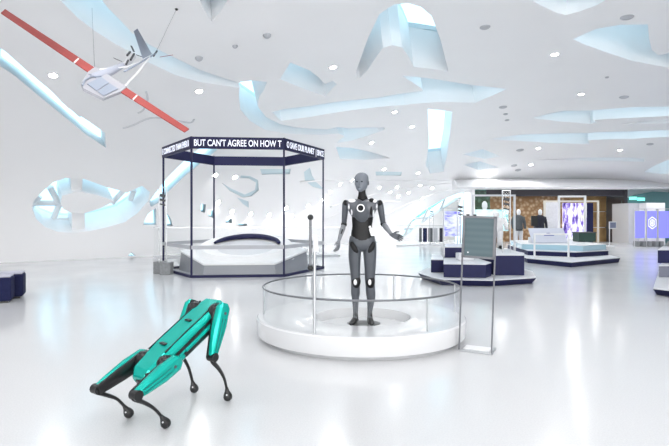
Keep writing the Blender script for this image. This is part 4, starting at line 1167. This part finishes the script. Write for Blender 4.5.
# dark monitor beside the mannequin
mo = thing('monitor_stand', 'small black monitor on a thin pole beside the black-jacketed mannequin', 'monitor', (at(534.2, 220, 20.9).x, 20.9, 0))
mb = MB(); mb.box((0, 0, 1.26), (0.26, 0.05, 0.42)); mb.build('screen', M['black'], mo)
mb = MB(); mb.tube([(0, 0.03, 0.02), (0, 0.03, 1.2)], 0.02, 8); mb.build('pole', M['grey_metal'], mo, smooth=True)
mb = MB(); mb.box((0, 0.03, 0.012), (0.3, 0.3, 0.024)); mb.build('base_plate', M['grey_metal'], mo)

# second plinth with the angled table display
ice = mat('pale_blue_glass_block', (0.42, 0.62, 0.72), 0.15, coat=0.5)
Dn = lambda y, z: (EYE - z) * F / (y - HY)
def fx_(x, D): return (x - CX) / F * D
p2 = plinth('tiered_plinth', 'low tiered navy plinth with a pale blue glass tier, in front of the picture wall', 'plinth', [
    ('tray', [(fx_(527, 15.4), 15.4), (fx_(571.5, 14.0), 14.0), (fx_(620, 15.6), 15.6), (10.1, 20.5), (6.9, 20.5)], 0.0, 0.15, NV_, 0.02),
    ('tier', [(fx_(528, 16.6), 16.6), (fx_(576, 15.75), 15.75), (fx_(608.5, 16.6), 16.6), (9.6, 20.3), (7.0, 20.3)], 0.15, 0.31, NV_, 0.0),
    ('glass_tier', [(fx_(522, 17.2), 17.2), (fx_(583, 16.2), 16.2), (fx_(606, 17.0), 17.0), (9.4, 20.0), (7.0, 20.0)], 0.31, 0.50, [ice, M['white']], 0.0)])
td = thing('table_display', 'tilted white table display with a dark car silhouette on the tiered plinth', 'display table', (fx_(551.5, 17.3), 17.6, 0.502))
Rt = Matrix.Rotation(math.radians(52), 3, 'X')
mb = MB(); mb.box((0, 0, 0.26), (1.22, 0.62, 0.05), rot=Rt); tb = mb.build('screen', mat('white_screen', (0.5, 0.52, 0.6), 0.3, emit=(0.85, 0.88, 1.0), estr=0.05), td)
mb = MB(); mb.box((0, 0.22, 0.10), (1.1, 0.3, 0.20)); mb.build('body', M['light_grey'], td, bevel=0.01)
ca = [(-0.17, -0.03), (-0.15, 0.0), (-0.09, 0.015), (-0.05, 0.045), (0.05, 0.05), (0.10, 0.02), (0.18, 0.01), (0.19, -0.03)]
mb = MB(); off_ = Rt @ Vector((0, 0, -0.03)) if False else Rt @ Vector((0, 0, 0.028))
mb.loft([[Vector((0.02, 0, 0.26)) + off_ * k + Rt @ Vector((x, y * 1.6 + 0.02, 0)) for x, y in ca] for k in (1.0, 1.15)]); mb.build('car_picture', mat('car_blue', (0.08, 0.10, 0.35), 0.5), tb)
open_frame(534.5, 568.5, 233.5, 15.35, 'low white open frame in front of the tilted table display', 0.152, M['white'], 0.045)
open_frame(559, 585, 195.6, 19.8, 'tall slim white open frame rising before the picture wall', 0.50, M['white'], 0.07)
open_frame(544.5, 598, 200.5, 21.75, 'wide cream open frame around the picture wall', 0.0, mat('cream_frame', (0.70, 0.66, 0.58), 0.5), 0.07)
pw = thing('picture_wall', 'large violet and white digital picture wall with a navy side panel', 'screen', (0, 22.0, 0))
a, b = at(563, 203, 22), at(586, 238, 22)
mb = MB(); mb.box(((a.x + b.x) / 2, 0, (a.z + 0.45) / 2), (b.x - a.x, 0.12, a.z - 0.45)); mb.build('screen', art_scr, pw)
a2, b2 = at(586.2, 203, 22), at(592.4, 238, 22)
mb = MB(); mb.box(((a2.x + b2.x) / 2, 0, a2.z / 2), (b2.x - a2.x, 0.14, a2.z)); mb.build('side_panel', M['navy'], pw)
mb = MB(); mb.box(((a.x + b.x) / 2, 0.0, 0.13 + 0.1), (b.x - a.x, 0.14, 0.44)); mb.build('foot_panel', M['navy'], pw)
bw = thing('white_partition', 'plain cream-white partition panel left of the picture wall', 'partition', (fx_(551.5, 22.3), 22.3, 0))
mb = MB(); mb.box((0, 0, 1.04), (0.58, 0.1, 2.08)); mb.build('panel', wf, bw)
mb = MB(); mb.box((0, -0.1, 0.03), (0.66, 0.4, 0.06)); mb.build('foot', M['light_grey'], bw)
gb = thing('green_cabinet', 'dark green low cabinet at the foot of the picture wall', 'cabinet', (fx_(585.5, 18.5), 18.6, 0.50))
mb = MB(); mb.box((0, 0, 0.17), (0.62, 0.5, 0.32)); mb.build('body', mat('dark_green', (0.02, 0.055, 0.045), 0.5), gb, bevel=0.01)
mb = MB(); mb.box((0, 0, 0.345), (0.66, 0.54, 0.03)); mb.build('top', M['dark_grey'], gb)
ts = thing('tablet_stand', 'thin stand holding a small tablet before the bronze wall', 'tablet stand', (fx_(609.5, 24.5), 24.5, 0))
mb = MB(); mb.tube([(0, 0, 0.02), (0, 0, 0.95)], 0.02, 8); mb.build('pole', M['light_grey'], ts, smooth=True)
mb = MB(); mb.box((0.14, -0.03, 1.03), (0.36, 0.04, 0.36)); tb_ = mb.build('tablet', M['light_grey'], ts)
mb = MB(); mb.box((0.14, -0.056, 1.03), (0.28, 0.01, 0.27)); mb.build('screen', mat('slate_screen', (0.15, 0.17, 0.25), 0.3), tb_)
mb = MB(); mb.box((0, 0, 0.012), (0.35, 0.35, 0.024)); mb.build('base_plate', M['light_grey'], ts)

# navy plinth cut by the right edge
plinth('stepped_plinth', 'navy plinth with a dark box and pale tray cut by the right edge', 'plinth', [
    ('tray', [(5.68, 8.95), (6.1, 8.2), (9.2, 7.9), (9.9, 12.8), (8.3, 12.8)], 0.0, 0.13, NV_, 0.05),
    ('block', [(6.85, 10.6), (9.2, 10.6), (9.2, 12.0), (7.9, 12.0)], 0.13, 0.38, [mat('smoked_glass', (0.16, 0.17, 0.22), 0.15), M['light_grey']], 0.0),
    ('block', [(7.18, 11.15), (9.3, 11.15), (9.3, 12.4), (8.1, 12.4)], 0.38, 0.68, NV_, 0.0)])

# ------------------------------------------------------------------ bright gallery behind the robot's hand
totem((fx_(433.5, 24.8), 25.2, 0), 'slim pale totem sign beyond the glass balustrade right of the humanoid', h=1.9, cubes=False)
for k, (x, w, m_, lab) in enumerate(((420.5, 0.10, gf, 'narrow dark hanging banner, leftmost of the banner row behind the short balustrade'), (425, 0.16, M['navy_fabric'], 'dark blue banner, second of the row behind the short balustrade'),
                                     (430.5, 0.17, gf, 'grey banner in the middle of the row behind the short balustrade'), (435.3, 0.17, M['grey'], 'lighter grey banner, fourth of the row behind the short balustrade'),
                                     (441.3, 0.14, nf, 'blackish banner, rightmost of the row behind the short balustrade'))):
    t = thing('banner_stand', lab, 'banner', (fx_(x, 26.0), 26.0, 0), group='banner row in the far gallery')
    mb = MB(); mb.box((0, 0, 0.50), (w * 1.3, 0.03, 0.72)); mb.build('banner', m_, t)
    mb = MB(); mb.box((0, 0.03, 0.45), (0.03, 0.03, 0.9)); mb.build('pole', M['light_grey'], t)
    mb = MB(); mb.box((0, 0.02, 0.015), (0.2, 0.3, 0.03)); mb.build('foot', M['light_grey'], t)
# inclined white mullions in the gallery glazing
def strut(name, a, b, r, dep=1.0):
    pa, pb = hit(*a), hit(*b)
    va, vb = [(q_[0] - cam.location).normalized() * dep for q_ in (pa, pb)]
    mb = MB(); mb.tube([pa[0] + va, pb[0] + vb], r, 8); tag(mb.build(name, M['white'], smooth=True), kind='structure')
for i, (a, b) in enumerate((((402, 240), (414, 216)), ((414, 240), (428, 209)), ((428, 238), (445, 199)), ((404, 229), (446, 226)), ((413, 219), (468, 214)))):
    strut('trim_%d' % (8 + i), a, b, 0.07)
for i, (a, b) in enumerate((((31, 203), (60, 203)), ((50, 187), (60, 206)), ((60, 203), (51, 224)), ((30, 220), (76, 220)), ((112, 203), (124, 190)), ((130, 200), (134, 190)), ((40, 196), (31, 206)))):
    strut('trim_%d' % (13 + i), a, b, 0.10)
